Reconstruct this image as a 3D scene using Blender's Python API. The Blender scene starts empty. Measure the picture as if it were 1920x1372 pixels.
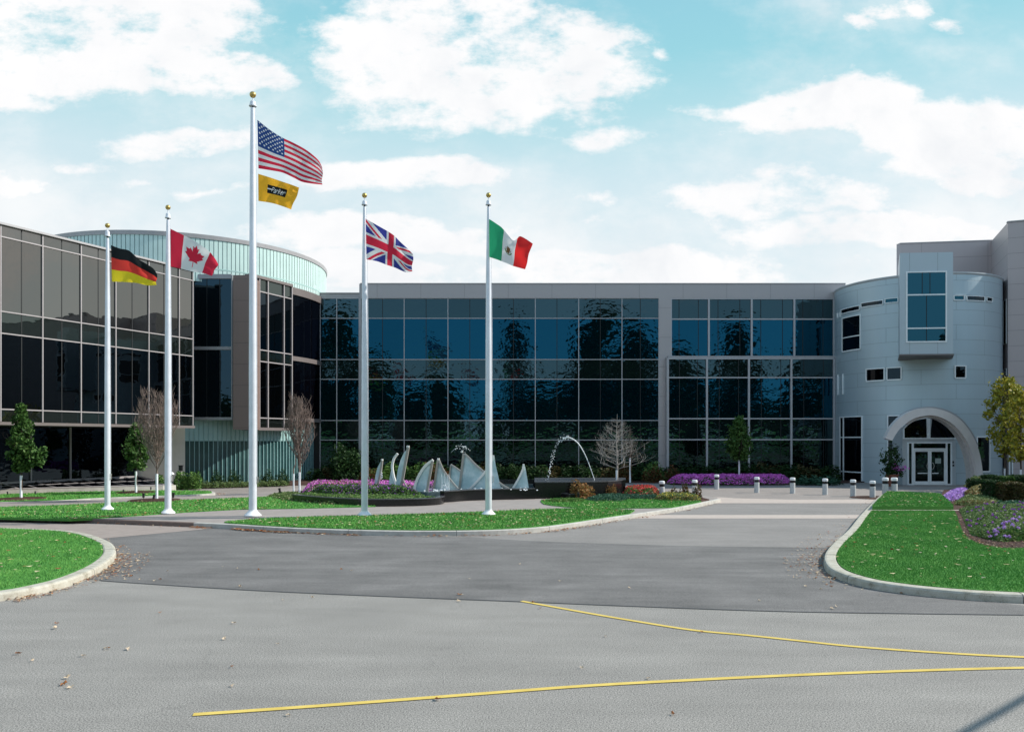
import bpy, bmesh, math, random
import numpy as np
from mathutils import Vector
random.seed(7); RNG = np.random.default_rng(7)
S = bpy.context.scene
COL = S.collection
R = math.radians

# ------------------------------------------------------------------ camera
F, CX, HY, EH = 1500.0, 960.0, 825.0, 2.8      # measured in the 1920-pixel photograph: focal length, centre, horizon, eye height
cam_d = bpy.data.cameras.new('camera'); cam = bpy.data.objects.new('camera', cam_d); COL.objects.link(cam)
cam.location = (0, 0, EH); cam.rotation_euler = (R(90), 0, 0)
cam_d.sensor_width = 36; cam_d.lens = F/1920*36; cam_d.shift_y = (HY-686)/1920
cam_d.clip_end = 3000; cam_d.clip_start = 0.1
S.camera = cam

# ------------------------------------------------------------------ light
SUN_AZ = Vector((0.995, 0.10)); SUN_EL = 38
S.view_settings.view_transform = 'Standard'; S.view_settings.look = 'None'
S.view_settings.exposure = 0.5; S.view_settings.gamma = 1.0
sd = bpy.data.lights.new('sun', 'SUN'); sd.energy = 4.0; sd.angle = R(0.5); sd.color = (1, .955, .87)
sun = bpy.data.objects.new('sun', sd); COL.objects.link(sun)
to_sun = Vector((SUN_AZ.x*math.cos(R(SUN_EL)), SUN_AZ.y*math.cos(R(SUN_EL)), math.sin(R(SUN_EL))))
sun.rotation_euler = to_sun.to_track_quat('Z', 'Y').to_euler()
sun.location = (60, 10, 60)

# ------------------------------------------------------------------ node helpers
class NT:
    def __init__(s, tree): s.t = tree
    def n(s, typ, **kw):
        o = s.t.nodes.new(typ)
        for k, v in kw.items(): setattr(o, k, v)
        return o
    def lk(s, a, b): s.t.links.new(a, b)
    def put(s, sock, v):
        if hasattr(v, 'is_output') or isinstance(v, bpy.types.NodeSocket): s.lk(v, sock)
        elif v is not None: sock.default_value = v
    def m(s, op, a, b=None, c=None, clamp=False):
        o = s.n('ShaderNodeMath', operation=op, use_clamp=clamp)
        s.put(o.inputs[0], a); s.put(o.inputs[1], b)
        if c is not None: s.put(o.inputs[2], c)
        return o.outputs[0]
    def vm(s, op, a, b=None):
        o = s.n('ShaderNodeVectorMath', operation=op); s.put(o.inputs[0], a); s.put(o.inputs[1], b)
        return o.outputs['Value'] if op in ('LENGTH', 'DOT_PRODUCT') else o.outputs[0]
    def mix(s, fac, a, b, mode='MIX'):
        o = s.n('ShaderNodeMix', data_type='RGBA', blend_type=mode)
        s.put(o.inputs[0], fac); s.put(o.inputs[6], a); s.put(o.inputs[7], b); return o.outputs[2]
    def noise(s, vec, scale, detail=4, rough=.55, col=False, lac=2.0):
        o = s.n('ShaderNodeTexNoise'); s.put(o.inputs['Vector'], vec); o.inputs['Scale'].default_value = scale
        o.inputs['Detail'].default_value = detail; o.inputs['Roughness'].default_value = rough
        return o.outputs['Color' if col else 'Fac']
    def ramp(s, fac, stops, interp='LINEAR'):
        o = s.n('ShaderNodeValToRGB'); s.put(o.inputs[0], fac); cr = o.color_ramp; cr.interpolation = interp
        while len(cr.elements) < len(stops): cr.elements.new(.5)
        for e, (p, c) in zip(cr.elements, stops):
            e.position = p; e.color = (c[0], c[1], c[2], 1) if isinstance(c, (tuple, list)) else (c, c, c, 1)
        return o.outputs[0]
    def smooth(s, v, a, b):
        o = s.n('ShaderNodeMapRange', interpolation_type='SMOOTHSTEP'); s.put(o.inputs[0], v)
        o.inputs[1].default_value = a; o.inputs[2].default_value = b; return o.outputs[0]
def c4(c): return (c[0], c[1], c[2], 1)
def srgb(r, g, b):
    f = lambda v: (v/255/12.92) if v/255 <= .04045 else ((v/255+.055)/1.055)**2.4
    return (f(r), f(g), f(b))

# ------------------------------------------------------------------ sky: Nishita air graded pale, with cloud banks placed by direction
W = bpy.data.worlds.new('World'); S.world = W; W.use_nodes = True
w = NT(W.node_tree); W.node_tree.nodes.clear()
tc = w.n('ShaderNodeTexCoord').outputs['Generated']
sep = w.n('ShaderNodeSeparateXYZ'); w.lk(tc, sep.inputs[0]); DX, DY, DZ = sep.outputs
sky = w.n('ShaderNodeTexSky', sky_type='NISHITA'); sky.sun_disc = False
sky.sun_elevation = R(SUN_EL); sky.sun_rotation = math.atan2(SUN_AZ.x, SUN_AZ.y)
nish = w.mix(1.0, sky.outputs[0], (.1, .1, .1, 1), 'MULTIPLY')
yy = w.m('MAXIMUM', DY, .12)
U0 = w.m('DIVIDE', DX, yy); V0 = w.m('DIVIDE', DZ, yy)
cmb = w.n('ShaderNodeCombineXYZ'); w.lk(U0, cmb.inputs[0]); w.lk(V0, cmb.inputs[1]); UV = cmb.outputs[0]
front = w.smooth(DY, .12, .45)
grade = w.ramp(DZ, [(0, (.76, .82, .84)), (.2, (.70, .805, .84)), (.31, (.61, .775, .825)), (.375, (.44, .71, .77)), (.43, (.31, .645, .725)), (.7, (.18, .46, .66)), (1, (.12, .34, .60))])
back_grade = w.ramp(DZ, [(0, (.60, .76, .88)), (.12, (.48, .71, .88)), (.35, (.36, .60, .84)), (1, (.14, .36, .62))])
base = w.mix(w.smooth(DY, -.25, .25), back_grade, grade)
base = w.mix(.12, base, nish)
UVs = w.vm('MULTIPLY', UV, (1, 1.7, 1)); nz = w.noise(UVs, 6.5, 10, .60); nz2 = w.noise(UVs, 24, 8, .65)
warp = w.noise(UV, 3.2, 3, .5, col=True)
wv = w.vm('SUBTRACT', warp, (.5, .5, .5)); wsc = w.vm('MULTIPLY', wv, (.22, .12, 0)); UVw = w.vm('ADD', UV, wsc)
BL = [(110, 50, 400, 160), (350, 150, 210, 60), (60, 130, 260, 90), (800, 120, 300, 140), (930, 130, 280, 130), (860, 190, 270, 85), (1120, 150, 110, 45), (840, 30, 240, 60),
      (1480, 225, 140, 55), (1600, 190, 130, 60), (1780, 260, 250, 75), (1850, 230, 200, 60), (1480, 380, 220, 42), (1460, 355, 90, 38),
      (1180, 505, 420, 42), (1680, 440, 330, 42), (740, 345, 230, 34), (320, 280, 160, 26), (1590, 35, 70, 26), (1650, 15, 80, 24), (1710, 5, 60, 22), (1790, 20, 50, 16),
      (1130, 386, 60, 20), (1140, 422, 48, 18), (1130, 268, 90, 30), (700, 450, 240, 36), (900, 445, 120, 40), (30, 350, 70, 22), (640, 520, 260, 40), (1850, 310, 260, 50),
      (30, 200, 120, 26), (160, 316, 80, 12), (260, 340, 40, 16), (380, 365, 130, 10), (1232, 88, 20, 12), (1380, 205, 110, 22)]
acc = None
for (bx_, by_, rx_, ry_) in BL:
    d = w.vm('SUBTRACT', UVw, ((bx_-CX)/F, (HY-by_)/F, 0)); d = w.vm('MULTIPLY', d, (F/rx_, F/ry_, 0))
    kk = min(1.0, max(.30, (rx_*ry_)**.5/95)); l = w.m('MULTIPLY', w.m('SUBTRACT', 1.0, w.vm('LENGTH', d)), kk)
    acc = l if acc is None else w.m('MAXIMUM', acc, l)
acc = w.m('MINIMUM', w.m('MULTIPLY', acc, 1.6), .58)
dens = w.m('ADD', acc, w.m('MULTIPLY', w.m('SUBTRACT', nz, .5), 2.6))
dens = w.m('ADD', dens, w.m('MULTIPLY', w.m('SUBTRACT', nz2, .5), 1.5))
cm_f = w.m('MULTIPLY', w.smooth(dens, -.14, .60), front)
gen = w.noise(tc, 2.6, 7, .58)
cm_b = w.m('MULTIPLY', w.m('MULTIPLY', w.smooth(gen, .48, .66), w.m('SUBTRACT', 1.0, front)), w.smooth(w.m('ADD', DZ, w.m('MULTIPLY', w.smooth(DY, -.75, -.3), .3)), .12, .32))
veil = w.m('MULTIPLY', w.smooth(w.m('ADD', w.noise(UVs, 3.4, 8, .62), w.m('MULTIPLY', w.smooth(DZ, .42, .12), .22)), .44, .80), w.m('MULTIPLY', front, .75))
cl = w.m('MAXIMUM', w.m('MAXIMUM', cm_f, cm_b), veil)
body = w.noise(UVw, 7, 6, .6)
ccol = w.ramp(body, [(.32, (.78, .80, .825)), (.48, (.865, .868, .878)), (.66, (.91, .90, .90))])
skyc = w.mix(cl, base, ccol)
skyc = w.mix(w.smooth(DZ, -.02, -.1), skyc, (.10, .11, .10, 1))
bg = w.n('ShaderNodeBackground'); w.lk(skyc, bg.inputs[0]); bg.inputs[1].default_value = .80
wo = w.n('ShaderNodeOutputWorld'); w.lk(bg.outputs[0], wo.inputs[0])

# ------------------------------------------------------------------ mesh helpers
class MB:
    def __init__(s): s.v = []; s.f = []; s.mi = []
    def add(s, vs, fs, mi=0):
        o = len(s.v); s.v += [tuple(p) for p in vs]
        for q in fs: s.f.append(tuple(o+i for i in q)); s.mi.append(mi)
        return s
    def box(s, x0, x1, y0, y1, z0, z1, mi=0):
        return s.add([(x0,y0,z0),(x1,y0,z0),(x1,y1,z0),(x0,y1,z0),(x0,y0,z1),(x1,y0,z1),(x1,y1,z1),(x0,y1,z1)],
              [(0,3,2,1),(4,5,6,7),(0,1,5,4),(1,2,6,5),(2,3,7,6),(3,0,4,7)], mi)
    def obox(s, P, d, s0, s1, o0, o1, z0, z1, mi=0):
        """box along direction d from P (2D); outward normal n = (d.y,-d.x); s along, o outward"""
        n = (d[1], -d[0])
        q = lambda a, b: (P[0]+d[0]*a+n[0]*b, P[1]+d[1]*a+n[1]*b)
        c = [q(s0,o1), q(s1,o1), q(s1,o0), q(s0,o0)]
        return s.prism(c, z0, z1, mi)
    def prism(s, poly, z0, z1, mi=0):
        a = sum(poly[i][0]*poly[(i+1)%len(poly)][1]-poly[(i+1)%len(poly)][0]*poly[i][1] for i in range(len(poly)))
        if a < 0: poly = poly[::-1]
        n = len(poly)
        zb = z0 if callable(z0) else (lambda x, y: z0); zt = z1 if callable(z1) else (lambda x, y: z1)
        vs = [(x,y,zb(x,y)) for x,y in poly]+[(x,y,zt(x,y)) for x,y in poly]
        fs = [tuple(range(n-1,-1,-1)), tuple(range(n,2*n))]+[(i,(i+1)%n,n+(i+1)%n,n+i) for i in range(n)]
        return s.add(vs, fs, mi)
    def sheet(s, poly, z, mi=0):
        a = sum(poly[i][0]*poly[(i+1)%len(poly)][1]-poly[(i+1)%len(poly)][0]*poly[i][1] for i in range(len(poly)))
        if a < 0: poly = poly[::-1]
        return s.add([(x,y,z) for x,y in poly], [tuple(range(len(poly)))], mi)
    def tube(s, pts, rad, n=8, mi=0, caps=True):
        pts = [Vector(p) for p in pts]
        if not isinstance(rad, (list, tuple)): rad = [rad]*len(pts)
        vs = []; prev = None
        for i, p in enumerate(pts):
            t = (pts[min(i+1,len(pts)-1)]-pts[max(i-1,0)])
            if t.length < 1e-9: t = Vector((0,0,1))
            t.normalize()
            u = t.cross(Vector((0,0,1))) if abs(t.z) < .95 else t.cross(Vector((1,0,0)))
            if prev is not None:
                u2 = prev - t*prev.dot(t)
                if u2.length > 1e-4: u = u2
            u.normalize(); prev = u; v = t.cross(u)
            for k in range(n):
                a = 2*math.pi*k/n; vs.append(p+(u*math.cos(a)+v*math.sin(a))*rad[i])
        fs = []
        for i in range(len(pts)-1):
            for k in range(n): fs.append((i*n+k, i*n+(k+1)%n, (i+1)*n+(k+1)%n, (i+1)*n+k))
        if caps: fs += [tuple(range(n-1,-1,-1)), tuple((len(pts)-1)*n+k for k in range(n))]
        return s.add(vs, fs, mi)
    def lathe(s, prof, c=(0,0,0), n=16, mi=0):
        vs = []; m = len(prof)
        for r, z in prof:
            for k in range(n):
                a = 2*math.pi*k/n; vs.append((c[0]+r*math.cos(a), c[1]+r*math.sin(a), c[2]+z))
        fs = [(i*n+k, i*n+(k+1)%n, (i+1)*n+(k+1)%n, (i+1)*n+k) for i in range(m-1) for k in range(n)]
        fs += [tuple(range(n-1,-1,-1)), tuple((m-1)*n+k for k in range(n))]
        return s.add(vs, fs, mi)
    def sweep(s, path, prof, closed=False, mi=0, flip=False):
        """path 2D, prof = [(offset to the left of travel, z)...]"""
        n = len(path); vs = []
        for i, p in enumerate(path):
            a = path[(i-1)%n] if (closed or i > 0) else p; b = path[(i+1)%n] if (closed or i < n-1) else p
            t = Vector((b[0]-a[0], b[1]-a[1])); t.normalize(); nl = Vector((-t.y, t.x))
            for o, z in prof: vs.append((p[0]+nl.x*o, p[1]+nl.y*o, z))
        m = len(prof); fs = []
        for i in range(n if closed else n-1):
            j = (i+1)%n
            for k in range(m-1):
                q = (i*m+k, j*m+k, j*m+k+1, i*m+k+1)
                fs.append(q[::-1] if flip else q)
        if not closed:
            fs.append(tuple(range(m))); fs.append(tuple((n-1)*m+k for k in range(m-1,-1,-1)))
        return s.add(vs, fs, mi)
    def slab(s, pts, thick, dirv=(0,1,0), mi=0):
        """planar outline of 3D points extruded by thick along dirv"""
        n = len(pts); d = Vector(dirv).normalized()*thick
        vs = [Vector(p) for p in pts]+[Vector(p)+d for p in pts]
        fs = [tuple(range(n)), tuple(range(2*n-1,n-1,-1))]+[(i,n+i,n+(i+1)%n,(i+1)%n) for i in range(n)]
        return s.add(vs, fs, mi)
    def mesh(s, name, mats, off=(0,0,0), smooth=False):
        me = bpy.data.meshes.new(name)
        me.from_pydata([(x-off[0], y-off[1], z-off[2]) for x,y,z in s.v], [], s.f)
        for m in (mats if isinstance(mats, (list,tuple)) else [mats]): me.materials.append(m)
        if any(s.mi): me.polygons.foreach_set('material_index', s.mi)
        if smooth: me.polygons.foreach_set('use_smooth', [True]*len(me.polygons))
        me.update(); return me

def tag(o, label=None, cat=None, group=None, kind=None):
    if label: o['label'] = label
    if cat: o['category'] = cat
    if group: o['group'] = group
    if kind: o['kind'] = kind
    return o
def thing(name, loc, label, cat, group=None, rz=0):
    o = bpy.data.objects.new(name, None); COL.objects.link(o); o.location = loc; o.rotation_euler = (0,0,rz)
    o.empty_display_size = .3
    return tag(o, label, cat, group)
def part(name, mb, mat, parent=None, world=True, smooth=False, label=None):
    off = (0,0,0)
    if parent is not None and world:
        r = parent
        while r.parent: r = r.parent
        off = tuple(r.location)
    o = bpy.data.objects.new(name, mb.mesh(name, mat, off, smooth)); COL.objects.link(o)
    if parent is not None: o.parent = parent
    if label: o['label'] = label
    return o
def struct(name, mb, mat, smooth=False, kind='structure'):
    return tag(part(name, mb, mat, None, smooth=smooth), kind=kind)
def copy_thing(o, loc=None, rz=None, scale=None, label=None, parent=None):
    c = o.copy(); COL.objects.link(c)
    if parent: c.parent = parent
    for ch in o.children: copy_thing(ch, parent=c)
    if loc is not None: c.location = loc
    if rz is not None: c.rotation_euler = (0,0,rz)
    if scale is not None: c.scale = scale if isinstance(scale, (tuple,list)) else (scale,)*3
    if label: c['label'] = label
    return c
def G(px, py, z=0):                     # where the sight line of a photo pixel meets the level z
    Y = F*(EH-z)/(py-HY); return ((px-CX)/F*Y, Y)
def Zp(py, Y): return EH+(HY-py)/F*Y
def Xp(px, Y): return (px-CX)/F*Y
def P3(px, py, Y): return (Xp(px, Y), Y, Zp(py, Y))
def on_line(px, P, d):                  # distance along the wall line P + t d where the pixel column meets it
    k = (px-CX)/F; return (k*P[1]-P[0])/(d[0]-k*d[1])
def spline(pts, n=6, closed=False):
    out = []; N = len(pts)
    for i in range(N if closed else N-1):
        if closed: p0,p1,p2,p3 = pts[(i-1)%N],pts[i],pts[(i+1)%N],pts[(i+2)%N]
        else: p0,p1,p2,p3 = pts[max(i-1,0)],pts[i],pts[i+1],pts[min(i+2,N-1)]
        for k in range(n):
            t = k/n
            out.append(tuple(.5*((2*p1[j])+(-p0[j]+p2[j])*t+(2*p0[j]-5*p1[j]+4*p2[j]-p3[j])*t*t+(-p0[j]+3*p1[j]-3*p2[j]+p3[j])*t**3) for j in range(len(p1))))
    if not closed: out.append(tuple(pts[-1]))
    return out
def GP(l, z=0, smooth=0, closed=False):
    q = [G(a, b, z) for a, b in l]
    return spline(q, smooth, closed) if smooth else q
def offset_path(path, o):
    n = len(path); r = []
    for i, p in enumerate(path):
        a = path[max(i-1,0)]; b = path[min(i+1,n-1)]
        t = Vector((b[0]-a[0], b[1]-a[1])); t.normalize(); r.append((p[0]-t.y*o, p[1]+t.x*o))
    return r
def in_poly(poly, X, Y):
    X = np.asarray(X); Y = np.asarray(Y); c = np.zeros(X.shape, bool); n = len(poly); j = n-1
    for i in range(n):
        xi, yi = poly[i]; xj, yj = poly[j]
        m = ((yi > Y) != (yj > Y)) & (X < (xj-xi)*(Y-yi)/((yj-yi) or 1e-9)+xi); c ^= m; j = i
    return c
def sample_poly(poly, n):
    xs = [p[0] for p in poly]; ys = [p[1] for p in poly]; out = []
    while sum(len(a) for a in out) < n:
        X = RNG.uniform(min(xs), max(xs), n*2); Y = RNG.uniform(min(ys), max(ys), n*2)
        m = in_poly(poly, X, Y); out.append(np.stack([X[m], Y[m]], 1))
        if len(out) > 60: break
    return np.concatenate(out)[:n]

# ------------------------------------------------------------------ materials
def mat(name, col=(.5,.5,.5), rough=.6, metal=0, spec=.5, fn=None):
    m = bpy.data.materials.new(name); m.use_nodes = True; t = NT(m.node_tree)
    b = m.node_tree.nodes['Principled BSDF']
    b.inputs['Base Color'].default_value = c4(col); b.inputs['Roughness'].default_value = rough
    b.inputs['Metallic'].default_value = metal; b.inputs['Specular IOR Level'].default_value = spec
    if fn: fn(t, b)
    return m
def pos(t): return t.n('ShaderNodeNewGeometry').outputs['Position']
def bump(t, b, h, strength=.3, dist=.02):
    o = t.n('ShaderNodeBump'); o.inputs['Strength'].default_value = strength; o.inputs['Distance'].default_value = dist
    t.lk(h, o.inputs['Height']); t.lk(o.outputs[0], b.inputs['Normal'])
def plain(name, col, rough=.6, var=.12, scale=6, metal=0, bmp=0, bscale=60):
    def fn(t, b):
        p = pos(t); n = t.noise(p, scale, 5)
        lo = tuple(c*(1-var) for c in col); hi = tuple(min(1, c*(1+var)) for c in col)
        t.lk(t.ramp(n, [(.3, lo), (.7, hi)]), b.inputs['Base Color'])
        if bmp: bump(t, b, t.noise(p, bscale, 3), bmp, .01)
    return mat(name, col, rough, metal, fn=fn)
def asphalt(name, col, speck=.35, big=.16, sscale=70):
    def fn(t, b):
        p = pos(t)
        a = t.noise(p, sscale, 3, .7); g = t.noise(p, .55, 6, .6)
        st = t.n('ShaderNodeMapping'); t.lk(p, st.inputs[0]); st.inputs['Scale'].default_value = (.5, 2.2, 1); st.inputs['Rotation'].default_value = (0, 0, .25)
        g2 = t.noise(st.outputs[0], .8, 5, .6)
        mr = t.n('ShaderNodeMapRange'); t.lk(a, mr.inputs[0]); mr.inputs[1].default_value=.36; mr.inputs[2].default_value=.64; mr.inputs[3].default_value=1-speck; mr.inputs[4].default_value=1+speck; s1 = mr.outputs[0]
        o = t.n('ShaderNodeMapRange'); t.lk(g, o.inputs[0]); o.inputs[1].default_value=.3; o.inputs[2].default_value=.7; o.inputs[3].default_value=1-big; o.inputs[4].default_value=1+big
        o2 = t.n('ShaderNodeMapRange'); t.lk(g2, o2.inputs[0]); o2.inputs[1].default_value=.3; o2.inputs[2].default_value=.7; o2.inputs[3].default_value=1-big; o2.inputs[4].default_value=1+big
        f = t.m('MULTIPLY', t.m('MULTIPLY', s1, o.outputs[0]), o2.outputs[0])
        vo = t.n('ShaderNodeTexVoronoi'); t.lk(p, vo.inputs[0]); vo.inputs['Scale'].default_value = 70
        chip = t.m('LESS_THAN', vo.outputs['Distance'], .22)
        c = t.vm('MULTIPLY', c4(col)[:3], t.n('ShaderNodeCombineXYZ').outputs[0])
        cc = t.n('ShaderNodeCombineXYZ')
        for i in range(3): t.lk(t.m('MULTIPLY', f, col[i]), cc.inputs[i])
        vc = t.n('ShaderNodeTexVoronoi', feature='DISTANCE_TO_EDGE'); wp = t.vm('ADD', p, t.vm('MULTIPLY', t.noise(p, 1.1, 6, .7, col=True), (1.3, 1.3, 0)))
        t.lk(wp, vc.inputs[0]); vc.inputs['Scale'].default_value = .17
        crack = t.m('MULTIPLY', t.m('LESS_THAN', vc.outputs['Distance'], .0022), t.smooth(t.noise(p, .35, 3), .50, .58))
        stain = t.m('MULTIPLY', t.smooth(t.noise(p, .9, 6, .7), .62, .74), .20)
        c0 = t.mix(t.m('MULTIPLY', chip, .5), cc.outputs[0], c4([x*1.8 for x in col]))
        c1 = t.mix(stain, c0, c4([x*.55 for x in col]))
        t.lk(t.mix(t.m('MULTIPLY', crack, .16), c1, c4([x*.25 for x in col])), b.inputs['Base Color'])
        bump(t, b, a, .35, .006)
    return mat(name, col, .85, fn=fn)
def lines(t, v, period, width, off=0.0):    # 1 inside a joint line
    x = t.m('FRACT', t.m('DIVIDE', t.m('ADD', v, off), period)); return t.m('LESS_THAN', x, width/period)
def panels(name, col, dirx=(1,0), px=3.1, pz=50, offx=0, offz=0, rough=.45, metal=.25, var=.04, jw=.022, center=None):
    def fn(t, b):
        p = pos(t); s = t.n('ShaderNodeSeparateXYZ'); t.lk(p, s.inputs[0])
        if center:
            along = t.m('MULTIPLY', t.m('ARCTAN2', t.m('SUBTRACT', s.outputs[1], center[1]), t.m('SUBTRACT', s.outputs[0], center[0])), center[2])
        else: along = t.vm('DOT_PRODUCT', p, (dirx[0], dirx[1], 0))
        row = t.m('FLOOR', t.m('DIVIDE', t.m('ADD', s.outputs[2], offz), pz))
        al = t.m('ADD', along, t.m('MULTIPLY', row, px*.5 if center else 0))
        j = t.m('MAXIMUM', lines(t, al, px, jw, offx+1000*px), lines(t, s.outputs[2], pz, jw, offz))
        cell = t.m('FLOOR', t.m('DIVIDE', t.m('ADD', al, offx+1000*px), px))
        wn = t.n('ShaderNodeTexWhiteNoise', noise_dimensions='2D'); cb = t.n('ShaderNodeCombineXYZ'); t.lk(cell, cb.inputs[0]); t.lk(row, cb.inputs[1]); t.lk(cb.outputs[0], wn.inputs['Vector'])
        sm_ = t.n('ShaderNodeMapping'); t.lk(p, sm_.inputs[0]); sm_.inputs['Scale'].default_value = (2.6, 2.6, .16); n = t.m('ADD', t.m('MULTIPLY', t.noise(p, 1.4, 4), .5), t.m('MULTIPLY', t.noise(sm_.outputs[0], 1.0, 5, .65), 1.1))
        k = t.m('ADD', t.m('MULTIPLY', wn.outputs['Value'], var), t.m('MULTIPLY', n, var*1.5))
        base_ = t.mix(k, c4([c*.93 for c in col]), c4([min(1, c*1.5) for c in col]))
        t.lk(t.mix(t.m('MULTIPLY', j, .62), base_, c4([c*.25 for c in col])), b.inputs['Base Color'])
        bump(t, b, t.m('SUBTRACT', 1.0, j), .5, .01)
    return mat(name, col, rough, metal, fn=fn)
def glass(name, tint, dark=(.004,.005,.006), wave=.02, scale=1.1, mixf=1.0):
    """coated glazing: tinted mirror reflection over a dark body, each pane a little warped"""
    def fn(t, b):
        p = pos(t); oi = t.n('ShaderNodeObjectInfo').outputs['Random']
        ofs = t.vm('ADD', p, t.n('ShaderNodeCombineXYZ').outputs[0])
        cb = t.n('ShaderNodeCombineXYZ'); t.lk(t.m('MULTIPLY', oi, 37), cb.inputs[0]); t.lk(t.m('MULTIPLY', oi, 91), cb.inputs[2])
        q = t.vm('ADD', p, cb.outputs[0])
        mp = t.n('ShaderNodeMapping'); t.lk(q, mp.inputs[0]); mp.inputs['Scale'].default_value = (1, 1, 1.7)
        h = t.noise(mp.outputs[0], scale, 2, .5)
        bu = t.n('ShaderNodeBump'); bu.inputs['Strength'].default_value = 1; bu.inputs['Distance'].default_value = wave; t.lk(h, bu.inputs['Height'])
        k = t.m('ADD', .86, t.m('MULTIPLY', oi, .28))
        cc = t.n('ShaderNodeCombineXYZ')
        for i in range(3): t.lk(t.m('MULTIPLY', k, tint[i]), cc.inputs[i])
        gl = t.n('ShaderNodeBsdfGlossy'); t.lk(cc.outputs[0], gl.inputs[0]); gl.inputs['Roughness'].default_value = .012; t.lk(bu.outputs[0], gl.inputs['Normal'])
        df = t.n('ShaderNodeBsdfDiffuse'); df.inputs[0].default_value = c4(dark)
        ad = t.n('ShaderNodeAddShader'); t.lk(gl.outputs[0], ad.inputs[0]); t.lk(df.outputs[0], ad.inputs[1])
        out = [n for n in t.t.nodes if n.type == 'OUTPUT_MATERIAL'][0]; t.lk(ad.outputs[0], out.inputs[0])
        t.t.nodes.remove(b)
    return mat(name, fn=fn)
def leafmat(name, cols, rough=.6, trans=.25):
    def fn(t, b):
        r = t.n('ShaderNodeNewGeometry').outputs['Random Per Island']
        n = len(cols); c = t.ramp(r, [(i/(n-1) if n > 1 else 0, cc) for i, cc in enumerate(cols)])
        t.lk(c, b.inputs['Base Color'])
        tr = t.n('ShaderNodeBsdfTranslucent'); t.lk(c, tr.inputs[0])
        mx = t.n('ShaderNodeMixShader'); mx.inputs[0].default_value = trans
        out = [n_ for n_ in t.t.nodes if n_.type == 'OUTPUT_MATERIAL'][0]
        t.lk(b.outputs[0], mx.inputs[1]); t.lk(tr.outputs[0], mx.inputs[2]); t.lk(mx.outputs[0], out.inputs[0])
    return mat(name, cols[0], rough, spec=.25, fn=fn)
def lawnmat(name, a, b_, c):
    def fn(t, b):
        p = pos(t); n1 = t.noise(p, 60, 4, .7); n2 = t.noise(p, .9, 5, .6); n3 = t.noise(p, 7, 4, .6)
        x = t.m('ADD', t.m('MULTIPLY', n1, .5), t.m('ADD', t.m('MULTIPLY', n2, .3), t.m('MULTIPLY', n3, .2)))
        t.lk(t.ramp(x, [(.36, a), (.5, b_), (.66, c)]), b.inputs['Base Color']); bump(t, b, n1, .8, .03)
    return mat(name, b_, .8, spec=.15, fn=fn)
M = {}
M['asphalt_light'] = asphalt('asphalt_light', (.232, .216, .198), .72, .10, 62)
M['asphalt_dark'] = asphalt('asphalt_dark', (.137, .128, .123), .50, .22, 70)
M['asphalt_warm'] = asphalt('asphalt_warm', (.212, .194, .182), .28, .10, 50)
M['seal'] = plain('seal', (.045,.045,.047), .7)
M['concrete_pink'] = plain('concrete_pink', (.29,.238,.212), .8, .10, 3, bmp=.2)
M['concrete_band'] = plain('concrete_band', (.45,.375,.33), .8, .08, 4, bmp=.2)
M['walk'] = plain('walk', (.29,.252,.232), .8, .10, 2.5, bmp=.2)
def paver_fn(t, b):
    p = pos(t); br = t.n('ShaderNodeTexBrick'); t.lk(p, br.inputs[0]); br.inputs['Scale'].default_value = 2.2
    br.inputs['Color1'].default_value = (.24,.205,.185,1); br.inputs['Color2'].default_value = (.30,.26,.24,1); br.inputs['Mortar'].default_value = (.13,.115,.105,1)
    br.inputs['Mortar Size'].default_value = .012; br.inputs['Brick Width'].default_value = .5; br.inputs['Row Height'].default_value = .25
    t.lk(t.mix(.3, br.outputs[0], t.ramp(t.noise(p, 1.2, 5), [(.3, (.20,.18,.165)), (.7, (.34,.30,.275))])), b.inputs['Base Color'])
M['pavers'] = mat('pavers', rough=.8, fn=paver_fn)
def curb_fn(t, b):
    p = pos(t); n = t.noise(p, 5, 6, .65); n2 = t.noise(p, 60, 3, .6)
    x = t.m('ADD', t.m('MULTIPLY', n, .65), t.m('MULTIPLY', n2, .35))
    t.lk(t.ramp(x, [(.34, (.20,.175,.13)), (.46, (.40,.37,.30)), (.62, (.50,.475,.41))]), b.inputs['Base Color']); bump(t, b, n2, .5, .01)
M['curb'] = mat('curb_concrete', rough=.85, fn=curb_fn)
M['curb_grey'] = plain('curb_grey', (.45,.43,.39), .85, .16, 5, bmp=.3)
M['brick_edge'] = plain('brick_edge', (.17,.12,.10), .85, .16, 8)
M['lawn'] = lawnmat('lawn', (.055,.18,.038), (.085,.26,.050), (.12,.32,.07))
M['mulch'] = lawnmat('mulch', (.03,.015,.012), (.065,.035,.028), (.16,.095,.075))
def blade_fn(t, b):
    p = pos(t); r_ = t.n('ShaderNodeNewGeometry').outputs['Random Per Island']
    x = t.m('ADD', t.m('MULTIPLY', r_, .28), t.m('ADD', t.m('MULTIPLY', t.noise(p, .9, 5, .6), .62), t.m('MULTIPLY', t.noise(p, 7, 4, .6), .45)))
    c = t.ramp(x, [(.42, (.055,.185,.042)), (.62, (.090,.275,.058)), (.78, (.145,.35,.075)), (.93, (.22,.37,.12))])
    t.lk(c, b.inputs['Base Color'])
M['blade'] = mat('grass_blade', rough=.7, spec=.15, fn=blade_fn)
def yp_fn(t, b):
    p = pos(t); n = t.noise(p, 26, 6, .75); n2 = t.noise(p, 3, 4, .6)
    x = t.m('ADD', n, t.m('MULTIPLY', n2, .25))
    t.lk(t.mix(t.smooth(x, .76, .82), t.ramp(n2, [(.3, (.55,.39,.08)), (.7, (.68,.50,.12))]), (.20,.19,.17,1)), b.inputs['Base Color'])
M['yellow_paint'] = mat('yellow_paint', rough=.75, fn=yp_fn)
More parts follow.
